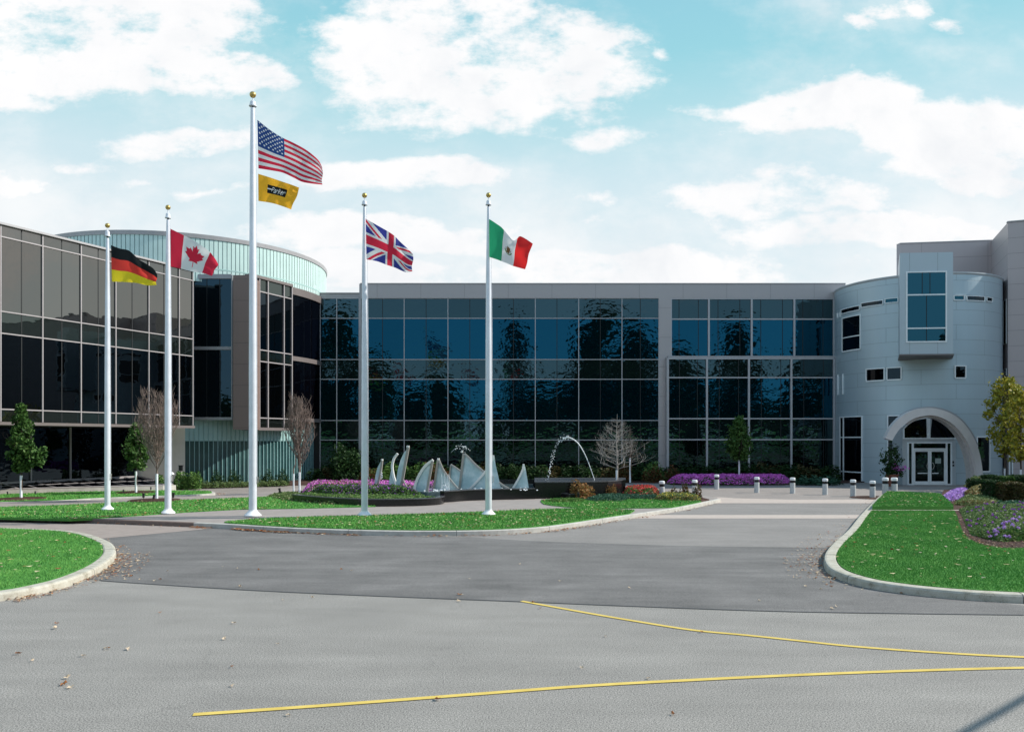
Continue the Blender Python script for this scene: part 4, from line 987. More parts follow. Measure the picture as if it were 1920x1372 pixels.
for i in range(90):
    px = random.choice([random.gauss(822,14), random.gauss(985,8), random.gauss(905,20)]); Y = random.uniform(35.6,36.8) if px > 850 else random.uniform(34.6, 36)
    m.lathe([(.001,-.03),(.05,0),(.001,.03)], (Xp(px,Y),Y,.57+random.uniform(0,.04)), 5)
part('foam', m, M['foam'], basin)
box_ = thing('fountain_block', (Xp(1088,37),37,.15), 'tall black granite block with rounded right end that the water arc springs from', 'fountain block')
bp = GP([(1003,934.5),(1080,934),(1140,932),(1168,928)], .15, 4)+[(Xp(1174,38.4),38.6),(Xp(1172,40.5),40.5),(Xp(1003,40.5),40.5)]
m = MB(); m.prism(bp, .14, .87); part('body', m, M['granite'], box_)
m = MB(); m.prism([(x+(.02 if x > 4 else -.02), y-.02) for x, y in bp], .87, .905); part('cap', m, M['granite_top'], box_)
rg = thing('granite_ring', (*G(1062,932,.15),.15), 'small curved black granite seat edge beside the bronze grasses', 'low wall')
rp = GP([(1078,922.5),(1050,924),(1036,928),(1040,932),(1062,935.5),(1078,936)], .15, 5)
m = MB(); m.sweep(rp, [(0,.14),(0,.38),(.26,.38),(.26,.14)]); part('wall', m, M['granite'], rg)
m = MB(); m.sweep(rp, [(-.01,.38),(-.01,.405),(.27,.405),(.27,.38)]); part('cap', m, M['granite_top'], rg)

def zpt(x, y): return (x/5.647+680, y/5.647+820)
def sail(label, Y, panel=None, bars=(), lean=0.0):
    """panel/bars in enlarged-crop pixels; bars: (points, radius, material)"""
    allp = (panel or [])+[p for b in bars for p in b[0]]
    ax = sum(p[0] for p in allp)/len(allp); bx0 = zpt(ax, 0)[0]
    o = thing('sail_sculpture', (Xp(bx0,Y),Y,.5), label, 'sculpture', 'glass sails of the fountain')
    def w_(x, y, dy=0):
        px, py = zpt(x, y); t = (575-y)/400*lean; YY = Y+dy+t+(ax-x)/700; return (Xp(px,YY), YY, Zp(py,YY))
    if panel:
        m = MB(); m.slab([w_(*p) for p in panel], .035, (0,1,0)); part('glass_panel', m, M['sail'], o)
    for pts, r, mt in bars:
        c = [w_(*p, -.02) for p in (spline(pts, 5) if len(pts) > 2 else pts)]
        m = MB(); h = r; n = len(c); vs = []
        for i, p in enumerate(c):
            t = Vector(c[min(i+1,n-1)])-Vector(c[max(i-1,0)]); t.y = 0; t.normalize(); nn_ = Vector((t.z,0,-t.x))*h; P_ = Vector(p)
            vs += [P_-nn_+Vector((0,-.07,0)), P_+nn_+Vector((0,-.07,0)), P_+nn_+Vector((0,.13,0)), P_-nn_+Vector((0,.13,0))]
        fs = [(a*4+j, a*4+(j+1)%4, a*4+4+(j+1)%4, a*4+4+j) for a in range(n-1) for j in range(4)]+[(3,2,1,0), tuple((n-1)*4+j for j in range(4))]
        m.add(vs, fs); part('frame_bar', m, M[mt], o)
    return o
BB = 600
sail('leftmost small glass sail rising behind the violet flowers', 37.6, [(196,245),(160,310),(135,400),(118,560),(150,560),(188,400),(205,245)],
     [([(205,240),(190,360),(168,470),(150,560)], .042, 'steel'), ([(196,236),(214,236)], .035, 'bar_white')])
sail('glass sail with a bright white curved spine beside the tallest sail', 36.9, [(300,350),(285,430),(270,560),(350,560),(322,440)],
     [([(370,170),(330,225),(312,300),(322,390),(345,470),(375,560)], .048, 'bar_white')])
sail('tallest narrow glass sail leaning right with a steel mast', 36.6, [(475,115),(435,165),(400,240),(372,340),(355,450),(352,560),(400,560),(440,330),(482,115)],
     [([(483,100),(450,280),(425,420),(398,565)], .055, 'steel'), ([(430,450),(470,530),(520,590)], .018, 'steel'), ([(466,96),(492,98)], .045, 'bar_white')])
sail('large glass sail with a thick white curved edge bowing to the left', 35.6, [(735,250),(650,330),(590,430),(560,530),(556,612),(670,615),(705,450),(742,250)],
     [([(745,238),(665,298),(600,395),(558,500),(542,612)], .058, 'bar_white'), ([(738,250),(705,430),(672,616)], .05, 'steel')])
sail('glass sail with a concave steel edge and water spilling down its face', 35.9, [(800,250),(780,400),(755,590),(1010,570),(960,490),(880,400),(830,310)],
     [([(797,232),(772,420),(742,592)], .045, 'steel'), ([(805,236),(850,340),(920,440),(1008,545)], .042, 'steel'), ([(790,229),(812,229)], .04, 'bar_white')])
sail('small grey glass sail half hidden between two taller ones', 38.2, [(930,290),(925,560),(1030,560),(1035,362)],
     [([(932,288),(923,420),(918,520)], .032, 'steel'), ([(932,286),(985,320),(1040,360)], .036, 'steel')])
sail('broadest glass sail with a straight left mast and long sloping edge', 36.9, [(1078,180),(1055,370),(1030,575),(1150,575),(1290,400),(1285,362),(1190,290)],
     [([(1070,168),(1045,370),(1020,578)], .055, 'steel'), ([(1078,172),(1120,212),(1190,285),(1285,365)], .045, 'steel'), ([(1040,152),(1062,150)], .035, 'bar_white')])
sail('glass sail with a swept lower left edge rising behind the right flagpole', 36.5, [(1385,200),(1350,290),(1280,390),(1200,480),(1115,570),(1470,555),(1440,430),(1410,300),(1394,200)],
     [([(1384,188),(1345,290),(1275,390),(1190,485),(1105,572)], .05, 'bar_white'), ([(1445,475),(1500,515),(1560,548)], .036, 'steel')])
sail('rightmost small pointed glass sail alone at the pool end', 36.9, [(1712,292),(1700,350),(1650,450),(1595,552),(1762,552),(1742,430),(1725,330)],
     [([(1705,282),(1692,345),(1645,445),(1580,555)], .045, 'bar_white')])
# falling water on the sail and spray above the pool
wf = thing('falling_water', (Xp(828,35.5),35.5,.56), 'thin white streaks of water falling before a glass sail', 'water')
m = MB()
for i in range(11):
    x = 838+i*8+random.uniform(-3,3); t_ = random.uniform(370,440); pts = [zpt(x+random.uniform(-2,2), y) for y in (t_, (t_+590)/2, 588)]
    m.tube([P3(a,b,35.5) for a, b in pts], [.006,.011,.014], 5)
for i in range(70):
    a, b = zpt(random.uniform(830,915), random.uniform(470,595)); c = P3(a,b,35.5+random.uniform(-.1,.1)); m.lathe([(.001,-.022),(.016,0),(.001,.022)], c, 5)
part('streaks', m, M['foam'], wf)
def jet(label, pts, Y, r0, smooth_until, nd, z=.9, base=None, spread=.05):
    o = thing('water_jet', (Xp(pts[0][0],Y),Y,z), label, 'water jet')
    c = [P3(a,b,Y) for a, b in spline(pts, 10)]; k = int(len(c)*smooth_until)
    m = MB(); m.tube(c[:k], [r0*(1+1.2*i/k+.35*math.sin(i*2.1)) for i in range(k)], 6); part('stream', m, M['foam'], o, smooth=True)
    m = MB()
    for i in range(nd):
        t = random.uniform(.85*smooth_until if smooth_until else 0, 1)*(len(c)-1); j = int(t); p = c[j]; f = t/len(c)
        rr = random.uniform(.010,.032); m.lathe([(.001,-rr),(rr*.8,0),(.001,rr)], (p[0]+random.gauss(0,spread*f), p[1]+random.gauss(0,spread*f), p[2]+random.gauss(0,.05)), 6)
    part('droplets', m, M['foam'], o); return o
jet('arching water jet breaking into droplets above the granite block', [(1114.8,900),(1108,880),(1100,859),(1092,843),(1084,831),(1074,823),(1063,820),(1052,825),(1042,838),(1035,858),(1030,880),(1027,900)], 38.2, .016, .62, 130)
jet('small spray of droplets leaping above the broad sail', [(846,848),(852,842),(860,838),(868,837),(874,840),(878,846)], 38.6, .004, .3, 40, .56, spread=.16)
jet('short line of droplets beside the leftmost sail', [(716,880),(715,888),(716,896),(718,903)], 37.0, .004, .3, 26, .56, spread=.04)

# unseen lamp post added at right, shaped so its arm throws the soft band across the near asphalt
o = thing('added_lamp_post', (13.5,9.75,0), 'added bronze lamp post outside the view, its long arm set to cast a shadow', 'street lamp')
m = MB(); m.tube([(0,0,0),(0,0,3),(0,0,6.0)], [.10,.085,.07], 12); part('pole', m, M['brown_wall'], o, world=False)
m = MB(); m.tube([(0,0,5.95),(-1.9,-1.625,6.0),(-3.8,-3.25,6.0)], [.05,.045,.04], 10); part('arm', m, M['brown_wall'], o, world=False)
m = MB(); m.lathe([(.02,0),(.28,.02),(.30,.10),(.12,.2)], (-4.0,-3.42,5.9), 16); part('lamp_head', m, M['brown_wall'], o, world=False)
m = MB(); m.lathe([(.26,0),(.26,.1),(.14,.16)], (0,0,0), 16); part('base_collar', m, M['brown_wall'], o, world=False)

# ------------------------------------------------------------------ bollards
def bollard(loc, label):
    o = thing('bollard', loc, label, 'bollard', 'bollards round the plaza')
    m = MB(); m.lathe([(.132,0),(.132,.55),(.125,.56)], n=20); part('post', m, plain('bollard_concrete', (.50,.51,.51), .7, .06, 8, bmp=.2), o, world=False)
    m = MB(); m.lathe([(.112,.555),(.112,.70)], n=20); part('louvre', m, M['black'], o, world=False)
    m = MB(); m.lathe([(.13,.605),(.13,.616),(.115,.622)], n=20); m.lathe([(.13,.645),(.13,.656),(.115,.662)], n=20); part('louvre_ring', m, M['black'], o, world=False)
    m = MB(); m.lathe([(.133,.70),(.138,.71),(.138,.80),(.128,.83),(.09,.84)], n=20); part('cap', m, M['white_paint'], o, world=False)
    return o
BL_ = [(1419,923.5,0,'bollard before the right part of the magenta bed'),(1486,925,0,'bollard just right of the magenta bed end'),(1547,927.5,0,'bollard in front of the tower ground floor window, middle of the right-hand line'),
       (1599.5,930.5,0,'bollard before the lower left tower wall'),(1636,933.5,0,'bollard standing on the brown soil patch at the kerb end'),(1659.8,930.5,.0,'left bollard of the close pair before the entrance planter'),(1676.8,930.5,.0,'tallest looking bollard at the corner of the right lawn'),
       (1343.7,917,0,'farthest bollard in front of the magenta flowers'),(1302.5,931,.0,'bollard behind the red grasses at the island tip'),(1241,934,.0,'bollard half hidden behind the yellow flowers')]
b0 = None
for px, py, z, lb in BL_:
    x, y = G(px, py, z)
    if b0 is None: b0 = bollard((x,y,z), lb)
    else: copy_thing(b0, (x,y,z), label=lb, scale=1.12 if px > 1655 else 1.0)
x, y = G(1640,933.5,0); g = MB(); g.lathe([(1.3,.0),(1.25,.022),(.3,.05)], (x+.2,y+.1,0), 24); struct('soil_patch', g, M['mulch'])

# ------------------------------------------------------------------ foliage
def leaf_quads(centres, size, rng=RNG, flat=0.0, elong=1.5):
    """one small four-cornered leaf per centre, random facing"""
    n = len(centres); c = np.asarray(centres, float)
    d = rng.normal(size=(n,3)); d /= np.linalg.norm(d,axis=1)[:,None]
    up = rng.normal(size=(n,3)); up[:,2] += flat
    e = np.cross(d, up); e /= np.linalg.norm(e,axis=1)[:,None]+1e-9
    f = np.cross(e, d)
    if flat: d[:,2] *= .4
    s = size*rng.uniform(.6,1.3,n)[:,None]
    v = np.empty((n,4,3)); v[:,0] = c-d*s*elong*.5; v[:,1] = c+e*s*.42; v[:,2] = c+d*s*elong*.5; v[:,3] = c-e*s*.42
    return v
def quads_mb(vlist, milist=None):
    g = MB(); off = 0
    for k, v in enumerate(vlist):
        n = len(v); g.v += [tuple(p) for p in v.reshape(-1,3)]; g.f += [tuple(off+4*i+j for j in range(4)) for i in range(n)]; g.mi += [k if milist is None else milist[k]]*n; off += 4*n
    return g
def grow(mb, p, d, L, r, depth, rng, spread, up, seg=3, kids=3, tips=None, nside=5, shrink=.68):
    pts = [p]; rad = [r]; dd = d.normalized()
    for i in range(seg):
        dd = (dd+Vector((rng.gauss(0,.12),rng.gauss(0,.12),rng.gauss(0,.08)+up*.12))).normalized(); pts.append(pts[-1]+dd*L/seg); rad.append(r*(1-.45*(i+1)/seg))
    mb.tube(pts, rad, nside if depth > 1 else 3, caps=False)
    if tips is not None and depth <= 1: tips += pts[1:]
    if depth == 0: return
    for k in range(kids):
        f = rng.uniform(.35,1) if k else 1.0
        q = pts[0].lerp(pts[-1], f) if f < 1 else pts[-1]
        q = pts[max(1,min(seg,round(f*seg)))]
        a = rng.uniform(0,2*math.pi); side = Vector((math.cos(a),math.sin(a),rng.uniform(-.1,.5))); nd = (dd*(1-spread)+side*spread+Vector((0,0,up))).normalized()
        grow(mb, q, nd, L*shrink*rng.uniform(.8,1.15), r*.55, depth-1, rng, spread, up, seg, kids, tips, nside, shrink)
def guard(o, h0, h1, r=.055):
    m = MB(); m.lathe([(r,h0),(r*1.05,h0+.02),(r*.95,(h0+h1)/2),(r*1.02,h1)], n=12); part('trunk_guard', m, M['guard'], o, world=False)
def leafy_tree(name, loc, H, h0, wid, label, lm='leaf_green', seed=1, n=5200, ls=.10, lobes=None, gh=None, cat='tree', group=None, bark='bark', rt=.05, shape='cone'):
    rng = random.Random(seed); r2 = np.random.default_rng(seed); o = thing(name, loc, label, cat, group)
    mb = MB(); mb.tube([(0,0,0),(.02,0,h0*.6),(0,.02,h0),(.03,0,H*.75)], [rt,rt*.85,rt*.75,rt*.25], 8)
    tips = []
    for i in range(16):
        z = h0+(H-h0)*rng.uniform(.0,.75); a = rng.uniform(0,6.28); ll = wid*.5*rng.uniform(.5,.9)*(1-.5*(z-h0)/(H-h0))
        grow(mb, Vector((0,0,z)), Vector((math.cos(a),math.sin(a),.8)), ll, rt*.35, 2, rng, .5, .25, 2, 3, tips, 4)
    part('trunk', mb, M[bark], o, world=False)
    cs = []; nl = 90
    for i in range(nl):
        t = (i+.5)/nl*.96; z = h0-.05+(H-h0)*t
        prof = (math.sin(math.pi*min(1,(t*.93+.10)))**.75)*(1-.35*t) if shape == 'cone' else math.sin(math.pi*(t*.86+.09))**.7
        a = rng.uniform(0,6.28); rad = wid*.5*prof*rng.uniform(.15,1.0)**.7; cr = wid*rng.uniform(.06,.15)
        cs.append((rad*math.cos(a), rad*math.sin(a), z+rng.uniform(-.1,.1)*H*.1, cr))
    if lobes: cs += lobes
    pts = []
    for (x,y,z,cr) in cs:
        k = int(n/len(cs)*rng.uniform(.6,1.5)); p = r2.normal(size=(k,3)); p /= np.linalg.norm(p,axis=1)[:,None]; p *= (r2.uniform(.05,1.15,k))[:,None]*cr*1.15; p[:,2] *= 1.1; pts.append(p+np.array([x,y,z]))
    pts = np.concatenate(pts)
    part('crown', quads_mb([leaf_quads(pts, ls, r2)]), M[lm], o, world=False)
    if gh: guard(o, 0.0, gh)
    return o
def bare_tree(name, loc, H, h0, wid, label, seed, bark, style, gh, group=None, trunks=1):
    rng = random.Random(seed); o = thing(name, loc, label, 'tree', group); mb = MB()
    if style == 'vase':
        mb.tube([(0,0,0),(.01,0,h0)], [.05,.04], 8)
        for i in range(74):
            a = rng.uniform(0,6.28); z0 = h0+rng.uniform(-.05,.5)*(H-h0); tt = rng.uniform(.35,1)
            top_z = z0+(H-z0)*rng.uniform(.55,1.0)
            rad = wid*.5*tt; pts = []
            for k in range(6):
                f = k/5; z = z0+(top_z-z0)*f; prof = math.sin(min(1,f*1.25)*math.pi*.5)*(1-.45*max(0,(z-h0)/(H-h0)-.5)*1.6)
                pts.append(Vector((rad*prof*math.cos(a)+rng.gauss(0,.03), rad*prof*math.sin(a)+rng.gauss(0,.03), z)))
            mb.tube(pts, [.016,.013,.011,.009,.007,.004], 4, caps=False)
            for k in range(1,6):
                for _ in range(4):
                    q = pts[k]; b_ = rng.uniform(0,6.28); e = q+Vector((math.cos(b_)*.16,math.sin(b_)*.16,.34))*rng.uniform(.5,1.3); mid = q.lerp(e,.5)+Vector((rng.gauss(0,.02),rng.gauss(0,.02),-.02)); mb.tube([q,mid,e], [.0075,.006,.003], 3, caps=False)
    else:
        mb.tube([(0,0,0),(.02,0,h0),(-.02,.02,h0+(H-h0)*.5),(.02,0,H)], [.055,.05,.03,.006], 8)
        n = 44
        for i in range(n):
            f = i/n; z = h0-.1+(H-h0)*.93*f; a = i*2.4+rng.uniform(-.4,.4); ll = wid*.5*(1-f*.85)*rng.uniform(.75,1.05)*(.55 if style == 'narrow' else 1); tilt = .28 if style == 'spread' else 1.4
            grow(mb, Vector((0,0,z)), Vector((math.cos(a),math.sin(a),tilt)), ll*.62, .018*(1-f*.6), 3, rng, .48, .10, 3, 3, None, 4, .62)
    part('branches', mb, M[bark], o, world=False)
    if gh: guard(o, 0, gh)
    return o
def at(px, py, z): x, y = G(px, py, z); return (x, y, z)
def hgt(px_top, loc): return Zp(px_top, loc[1])-loc[2]
def wd_(a, b, loc): return (b-a)/F*loc[1]
l = (Xp(39.5,36.0),36.0,.16); leafy_tree('young_tree', l, hgt(753,l), hgt(880,l), wd_(16,68,l), 'green leafy young tree at far left with a side branch low on its right', seed=11, gh=hgt(891,l), ls=.12, n=6500, lobes=[(.55,0,hgt(858,l),.3),(.75,0,hgt(852,l),.26),(.95,.1,hgt(848,l),.2),(.9,-.1,hgt(865,l),.18)]*2)
l = at(255,924,.16); leafy_tree('young_tree', l, hgt(795,l), hgt(875,l), wd_(228,280,l), 'small green leafy tree between the two left flagpoles', seed=12, gh=hgt(883,l), ls=.11, n=5200)
l = at(294,937,.19); bare_tree('bare_tree', l, hgt(738,l), hgt(878,l), wd_(258,342,l)*1.1, 'leafless tree with upswept brown twigs behind the maple leaf flagpole', 5, 'bark_red', 'vase', hgt(888,l))
l = at(561.5,924.5,.19); bare_tree('bare_tree', l, hgt(750,l), hgt(876,l), wd_(532,590,l), 'dense leafless oval tree standing by the magenta flowers', 8, 'bark_red', 'vase', hgt(885,l))
l = at(550.5,925,.19); o_ = thing('tree_trunk', l, 'thin second trunk in a white guard left of the dense oval tree', 'tree'); m = MB(); m.tube([(0,0,0),(0,0,hgt(880,l)),(.1,0,hgt(868,l)),(.02,.05,hgt(830,l)),(.12,.02,hgt(800,l))], [.035,.03,.02,.012,.004], 6); part('stem', m, M['bark_red'], o_, world=False); guard(o_, 0, hgt(888,l), .042)
l = at(1156.5,926,.19); bare_tree('bare_tree', l, hgt(776,l), hgt(876,l), wd_(1103,1203,l)*1.4, 'leafless tree with pale wide spreading twigs by the granite block', 21, 'bark_pale', 'spread', hgt(881,l))
l = (Xp(1181.5,51),51,.1); bare_tree('bare_tree', l, hgt(800,l), hgt(860,l), wd_(1160,1215,l), 'second leafless tree close to the glass wall behind the pale spreading one', 22, 'bark', 'spread', hgt(858,l))
l = (Xp(1386,50.3),50.3,.1); leafy_tree('young_tree', l, hgt(781,l), hgt(858,l), wd_(1356,1414,l), 'green leafy young tree standing in the magenta bed', seed=14, gh=hgt(862,l), ls=.13, n=3600, lm='leaf_green')
l = (Xp(1884,46),46,.15); leafy_tree('young_tree', l, hgt(703,l), hgt(850,l), wd_(1852,1925,l), 'yellowing tree at the right edge above the clipped hedges', seed=15, lm='leaf_yellow', gh=hgt(878,l), ls=.14, n=3000, rt=.06, shape='oval', bark='bark')
l = (Xp(1914,44),44,.15); leafy_tree('young_tree', l, hgt(725,l), hgt(858,l), wd_(1880,1950,l), 'yellow-green tree cut by the right edge of the view', seed=16, lm='leaf_yellow', gh=hgt(880,l), ls=.14, n=2600, rt=.055, shape='oval')

# trees across the road, seen mirrored in the curtain walls
def big_tree(loc, H, wid, label, kind, seed):
    rng = random.Random(seed); r2 = np.random.default_rng(seed); con = kind == 'conifer'
    o = thing('conifer_tree' if con else 'broadleaf_tree', loc, label, 'tree', 'tall trees across the road')
    m = MB(); m.tube([(0,0,0),(.1,0,H*.4),(0,.1,H*.9)], [H*.018,H*.012,H*.002], 8); part('trunk', m, M['bark'], o, world=False)
    pts = []; n = 60
    for i in range(n):
        t = (i+.3)/n; z = H*(.10+.9*t) if con else H*(.22+.74*t)
        prof = (1-t)**.8 if con else math.sin(math.pi*(t*.9+.08))**.6
        a = rng.uniform(0,6.28); rad = wid*.5*prof*rng.uniform(.25,1.0); cr = wid*rng.uniform(.07,.13)*(1-.5*t if con else 1)
        k = 110 if con else 190; p = r2.normal(size=(k,3)); p /= np.linalg.norm(p,axis=1)[:,None]; p *= (r2.uniform(.2,1.1,k)**.5)[:,None]*cr; p[:,2] *= .55 if con else .9
        if con: p[:,:2] *= 1.3
        pts.append(p+np.array([rad*math.cos(a), rad*math.sin(a), z-(rad*.15 if con else 0)]))
    part('crown', quads_mb([leaf_quads(np.concatenate(pts), H*(.026 if con else .036), r2)]), M['leaf_conifer' if con else 'leaf_far'], o, world=False)
    return o
VT = [(965,598,'conifer',-48,120),(1128,575,'broadleaf',-50,110),(1196,606,'broadleaf',-52,100),(700,665,'broadleaf',-50,110),(820,700,'broadleaf',-54,90),(1385,600,'broadleaf',-52,90),(1275,655,'broadleaf',-50,90),(1520,640,'broadleaf',-50,100),(630,580,'broadleaf',-52,100),(1090,680,'broadleaf',-60,90),(765,725,'conifer',-60,70)]
TL = ['tall dark conifer whose ragged top mirrors in the middle panes','tallest dark tree mirrored in the panes left of the pier','broad dark tree mirrored beside the pier','broad dark tree mirrored by the union flag pole','low rounded tree mirrored under the middle panes','broad tree mirrored in the upper panes right of the pier','low tree mirrored just right of the pier','broad tree mirrored next to the round tower','tall dark tree mirrored in the narrow left bay','low tree mirrored below the water arc','small conifer mirrored left of the middle']
for i, (px, py, kind, Y, wpx) in enumerate(VT):
    Dv = 2*YW-Y; big_tree((Xp(px,Dv), Y, 0), (HY-py)/F*Dv+EH, wpx/F*Dv, TL[i], kind, 40+i)
protoB = None
for i in range(18):
    X = -100+i*12+random.uniform(-3,3); Y = -85+random.uniform(-6,6); lb = 'distant broadleaf tree in the far row across the road'
    if protoB is None: protoB = big_tree((X,Y,0), 14, 17, lb, 'broadleaf', 77); protoB['group'] = 'far tree row across the road'
    else: copy_thing(protoB, (X,Y,0), rz=random.uniform(0,6), scale=random.uniform(.75,1.3))

for i, (X, Y, H_) in enumerate(((58,36,15),(64,28,17),(60,19,14),(66,10,17),(60,2,15),(67,-8,17),(62,-18,14),(70,-28,17))):
    big_tree((X,Y,0), H_, 11, ['dark tree off to the right, nearest the panelled building','tall dark tree second from the panelled building at right','dark tree third in the row off to the right','tall dark tree in the middle of the row off to the right','lower dark tree right of the near lawn','tall dark tree beyond the near right lawn','lower dark tree behind and right of the drive','farthest tall dark tree down the right side'][i], 'broadleaf', 90+i)['group'] = 'trees down the right side'
# ------------------------------------------------------------------ shrubs and beds
def shrub_mesh(seed, w, h, lm, n=700, ls=.09):
    r2 = np.random.default_rng(seed); p = r2.normal(size=(n,3)); p /= np.linalg.norm(p,axis=1)[:,None]; p *= (r2.uniform(.3,1,n)**.4)[:,None]
    lob = 1+.22*np.sin(p[:,0]*5+seed)+.18*np.cos(p[:,1]*6+seed*2); p = p*lob[:,None]
    p[:,0] *= w/2; p[:,1] *= w/2; p[:,2] = np.abs(p[:,2])*h*.95+.02
    g = quads_mb([leaf_quads(p, ls, r2)]); return g
PROTO = {}
def shrub(kind, loc, w, h, label, group, lm, seed=1, n=700, ls=.09, name='shrub', cat='shrub'):
    key = (kind, seed)
    if key not in PROTO: PROTO[key] = shrub_mesh(seed, 1, 1, lm, n, ls).mesh(name, M[lm])
    o = bpy.data.objects.new(name, PROTO[key]); COL.objects.link(o); o.location = loc; o.scale = (w, w, h); o.rotation_euler = (0,0,random.uniform(0,6))
    return tag(o, label, cat, group)
px = 604
while px < 1562:
    Y = 54.8+random.uniform(-.5,.5); wdt = random.uniform(1.5,2.4); h = random.uniform(.75,1.15)
    lm = random.choices(['leaf_dark','leaf_rusty','leaf_bed'], [5,3,1])[0]
    nm = {'leaf_dark':'dark green','leaf_rusty':'rusty','leaf_bed':'mid green'}[lm]
    shrub(lm, (Xp(px,Y),Y,.05), wdt, h, f'{nm} low shrub in the row under the long curtain wall', f'{nm} shrubs under the curtain wall', lm, random.randint(1,3), 900, .085); px += random.uniform(17,27)
shrub('big', (Xp(650,54.5),54.5,.05), 2.4, 2.5, 'tall rounded dark bush against the narrow left bay of the glass', None, 'leaf_dark', 5, 1600, .07)
for px in (690,820,1170,1225,1262): 
    shrub('red', (Xp(px,52.6),52.6,.05), 1.3, .95, 'reddish autumn shrub standing before the shrub row', 'reddish shrubs before the shrub row', 'leaf_red', 7, 700, .09)
for px, py in ((370,913),(408,911),(440,910),(500,909.5),(528,909)): l = at(px,py,.06); shrub('ball', l, 1.05, .8, 'round clipped green shrub at the foot of the channel glass', 'round shrubs along the channel glass', 'leaf_dark', 9, 900, .07)
for i in range(17): l = at(330+i*12.5, 915.5-i*.35, .06); shrub('lav', l, .75, .35, 'small grey-green edging plant along the curved path', 'edging plants along the curved path', 'leaf_juniper' if i > 6 else 'leaf_pale', 12, 320, .10, 'edging_plant', 'plant')
for px in (300,335,350,366): l = at(px,916,.06); shrub('yel', l, .75, .85 if px > 330 else .7, 'light green leafy bush left of the channel glass', 'light bushes left of the channel glass', 'leaf_bed', 14, 600, .13)
for px in (1505,1525,1543,1560): l = at(px,908,.06); shrub('hosta', l, .95, .5, 'low hosta with broad pale leaves near the tower', 'hostas near the tower', 'leaf_juniper', 15, 150, .25, 'hosta', 'plant')

def bed(name, poly, zf, specs, label, cat='flower bed', n=6000, gnd=.15):
    """specs: (material, share, size, lift) scattered in poly; zf(x,y) gives the mound height"""
    P = sample_poly(poly, n); tot = sum(s[1] for s in specs); out = []; i0 = 0
    for mt, sh, size, lift in specs:
        k = int(n*sh/tot); q = P[i0:i0+k]; i0 += k
        z = np.array([zf(x,y) for x,y in q]); u = RNG.uniform(.55,1.0,len(q)) if lift == 0 else RNG.uniform(.93,1.1,len(q))
        zz = gnd+(z-gnd)*u+lift*RNG.uniform(.3,1,len(q))
        out.append(leaf_quads(np.stack([q[:,0],q[:,1],zz],1), size, RNG, flat=.6 if lift else 0))
    g = quads_mb(out); c = (sum(p[0] for p in poly)/len(poly), sum(p[1] for p in poly)/len(poly), gnd)
    o = bpy.data.objects.new(name, g.mesh(name, [M[s[0]] for s in specs], c)); COL.objects.link(o); o.location = c
    return tag(o, label, cat, kind='stuff')
def mound(poly, base, h, edge=.5):
    cx = sum(p[0] for p in poly)/len(poly); cy = sum(p[1] for p in poly)/len(poly)
    def f(x, y):
        d = min(seg_d(poly[i], poly[(i+1)%len(poly)], x, y) for i in range(len(poly)))
        t = min(1, d/edge); return base+h*(t*(2-t))*(.9+.1*math.sin(x*5)*math.cos(y*4))
    return f
def seg_d(a, b, x, y):
    vx, vy = b[0]-a[0], b[1]-a[1]; t = max(0, min(1, ((x-a[0])*vx+(y-a[1])*vy)/(vx*vx+vy*vy+1e-9))); return math.hypot(a[0]+vx*t-x, a[1]+vy*t-y)
mb_poly = [G(1250,908.5),G(1300,911),G(1400,911),G(1470,910),G(1483,907),(Xp(1480,52.3),52.3),(Xp(1260,52.3),52.3)]
bed('magenta_flower_bed', mb_poly, mound(mb_poly, .1, .5, .7), [('leaf_bed',3,.10,0),('fl_magenta',8,.085,.03)], 'long mound of magenta flowers before the right part of the glass', n=15000, gnd=.05)
lp_back = [(Xp(566,38.2),38.2),(Xp(600,36.9),37.2),(Xp(700,36.6),36.9),(Xp(780,36.8),37.1),(Xp(840,38.3),38.6),(Xp(835,40.8),40.6),(Xp(700,41.6),41.6),(Xp(570,41.6),41.6)]
bed('magenta_flower_bed', lp_back, mound(lp_back, .2, .53, .6), [('leaf_bed',3,.08,0),('fl_magenta',6,.065,.05),('leaf_bed',2,.07,.05)], 'band of magenta flowers behind the violet ones left of the sails', n=10000)
lp_mid = [(Xp(572,36.0),36.2),(Xp(620,35.0),35.0),(Xp(700,34.5),34.5),(Xp(760,34.3),34.3),(Xp(800,34.2),34.4),(Xp(770,36.4),36.6),(Xp(700,36.9),36.9),(Xp(600,37.4),37.4)]
bed('violet_flower_bed', lp_mid, mound(lp_mid, .25, .50, .7), [('leaf_green',6,.07,0),('leaf_bed',4,.07,.05),('leaf_green',3,.07,.06),('fl_violet',2.4,.06,.06)], 'dark green mound dotted with violet flowers inside the left granite wall', n=12000)
lp_or = [(Xp(598,37.2),37.0),(Xp(655,36.6),36.6),(Xp(720,36.8),36.8),(Xp(720,37.6),37.4),(Xp(640,38),38),(Xp(595,38),38)]
bed('orange_foliage', lp_or, mound(lp_or, .3, .48, .5), [('leaf_orange',4,.075,0),('leaf_orange',1,.07,.12)], 'orange-brown foliage between the magenta and violet flowers', 'plant', n=2200)
lp_fr = [p for p in [(x,y+.3) for x,y in w2[2:24]]]+[(Xp(790,34.6),34.6),(Xp(700,34.9),34.9),(Xp(610,35.6),35.6),(Xp(560,36.4),36.4)]
bed('ground_cover', lp_fr, mound(lp_fr, .25, .22, .3), [('leaf_pale',5,.07,0),('leaf_bed',2,.06,.02)], 'pale green ground cover along the inside of the left granite wall', 'ground cover', n=6000)
gc2 = GP([(500,930),(520,926),(560,925),(600,936),(640,946),(610,946.5),(560,941),(520,936)], .17)
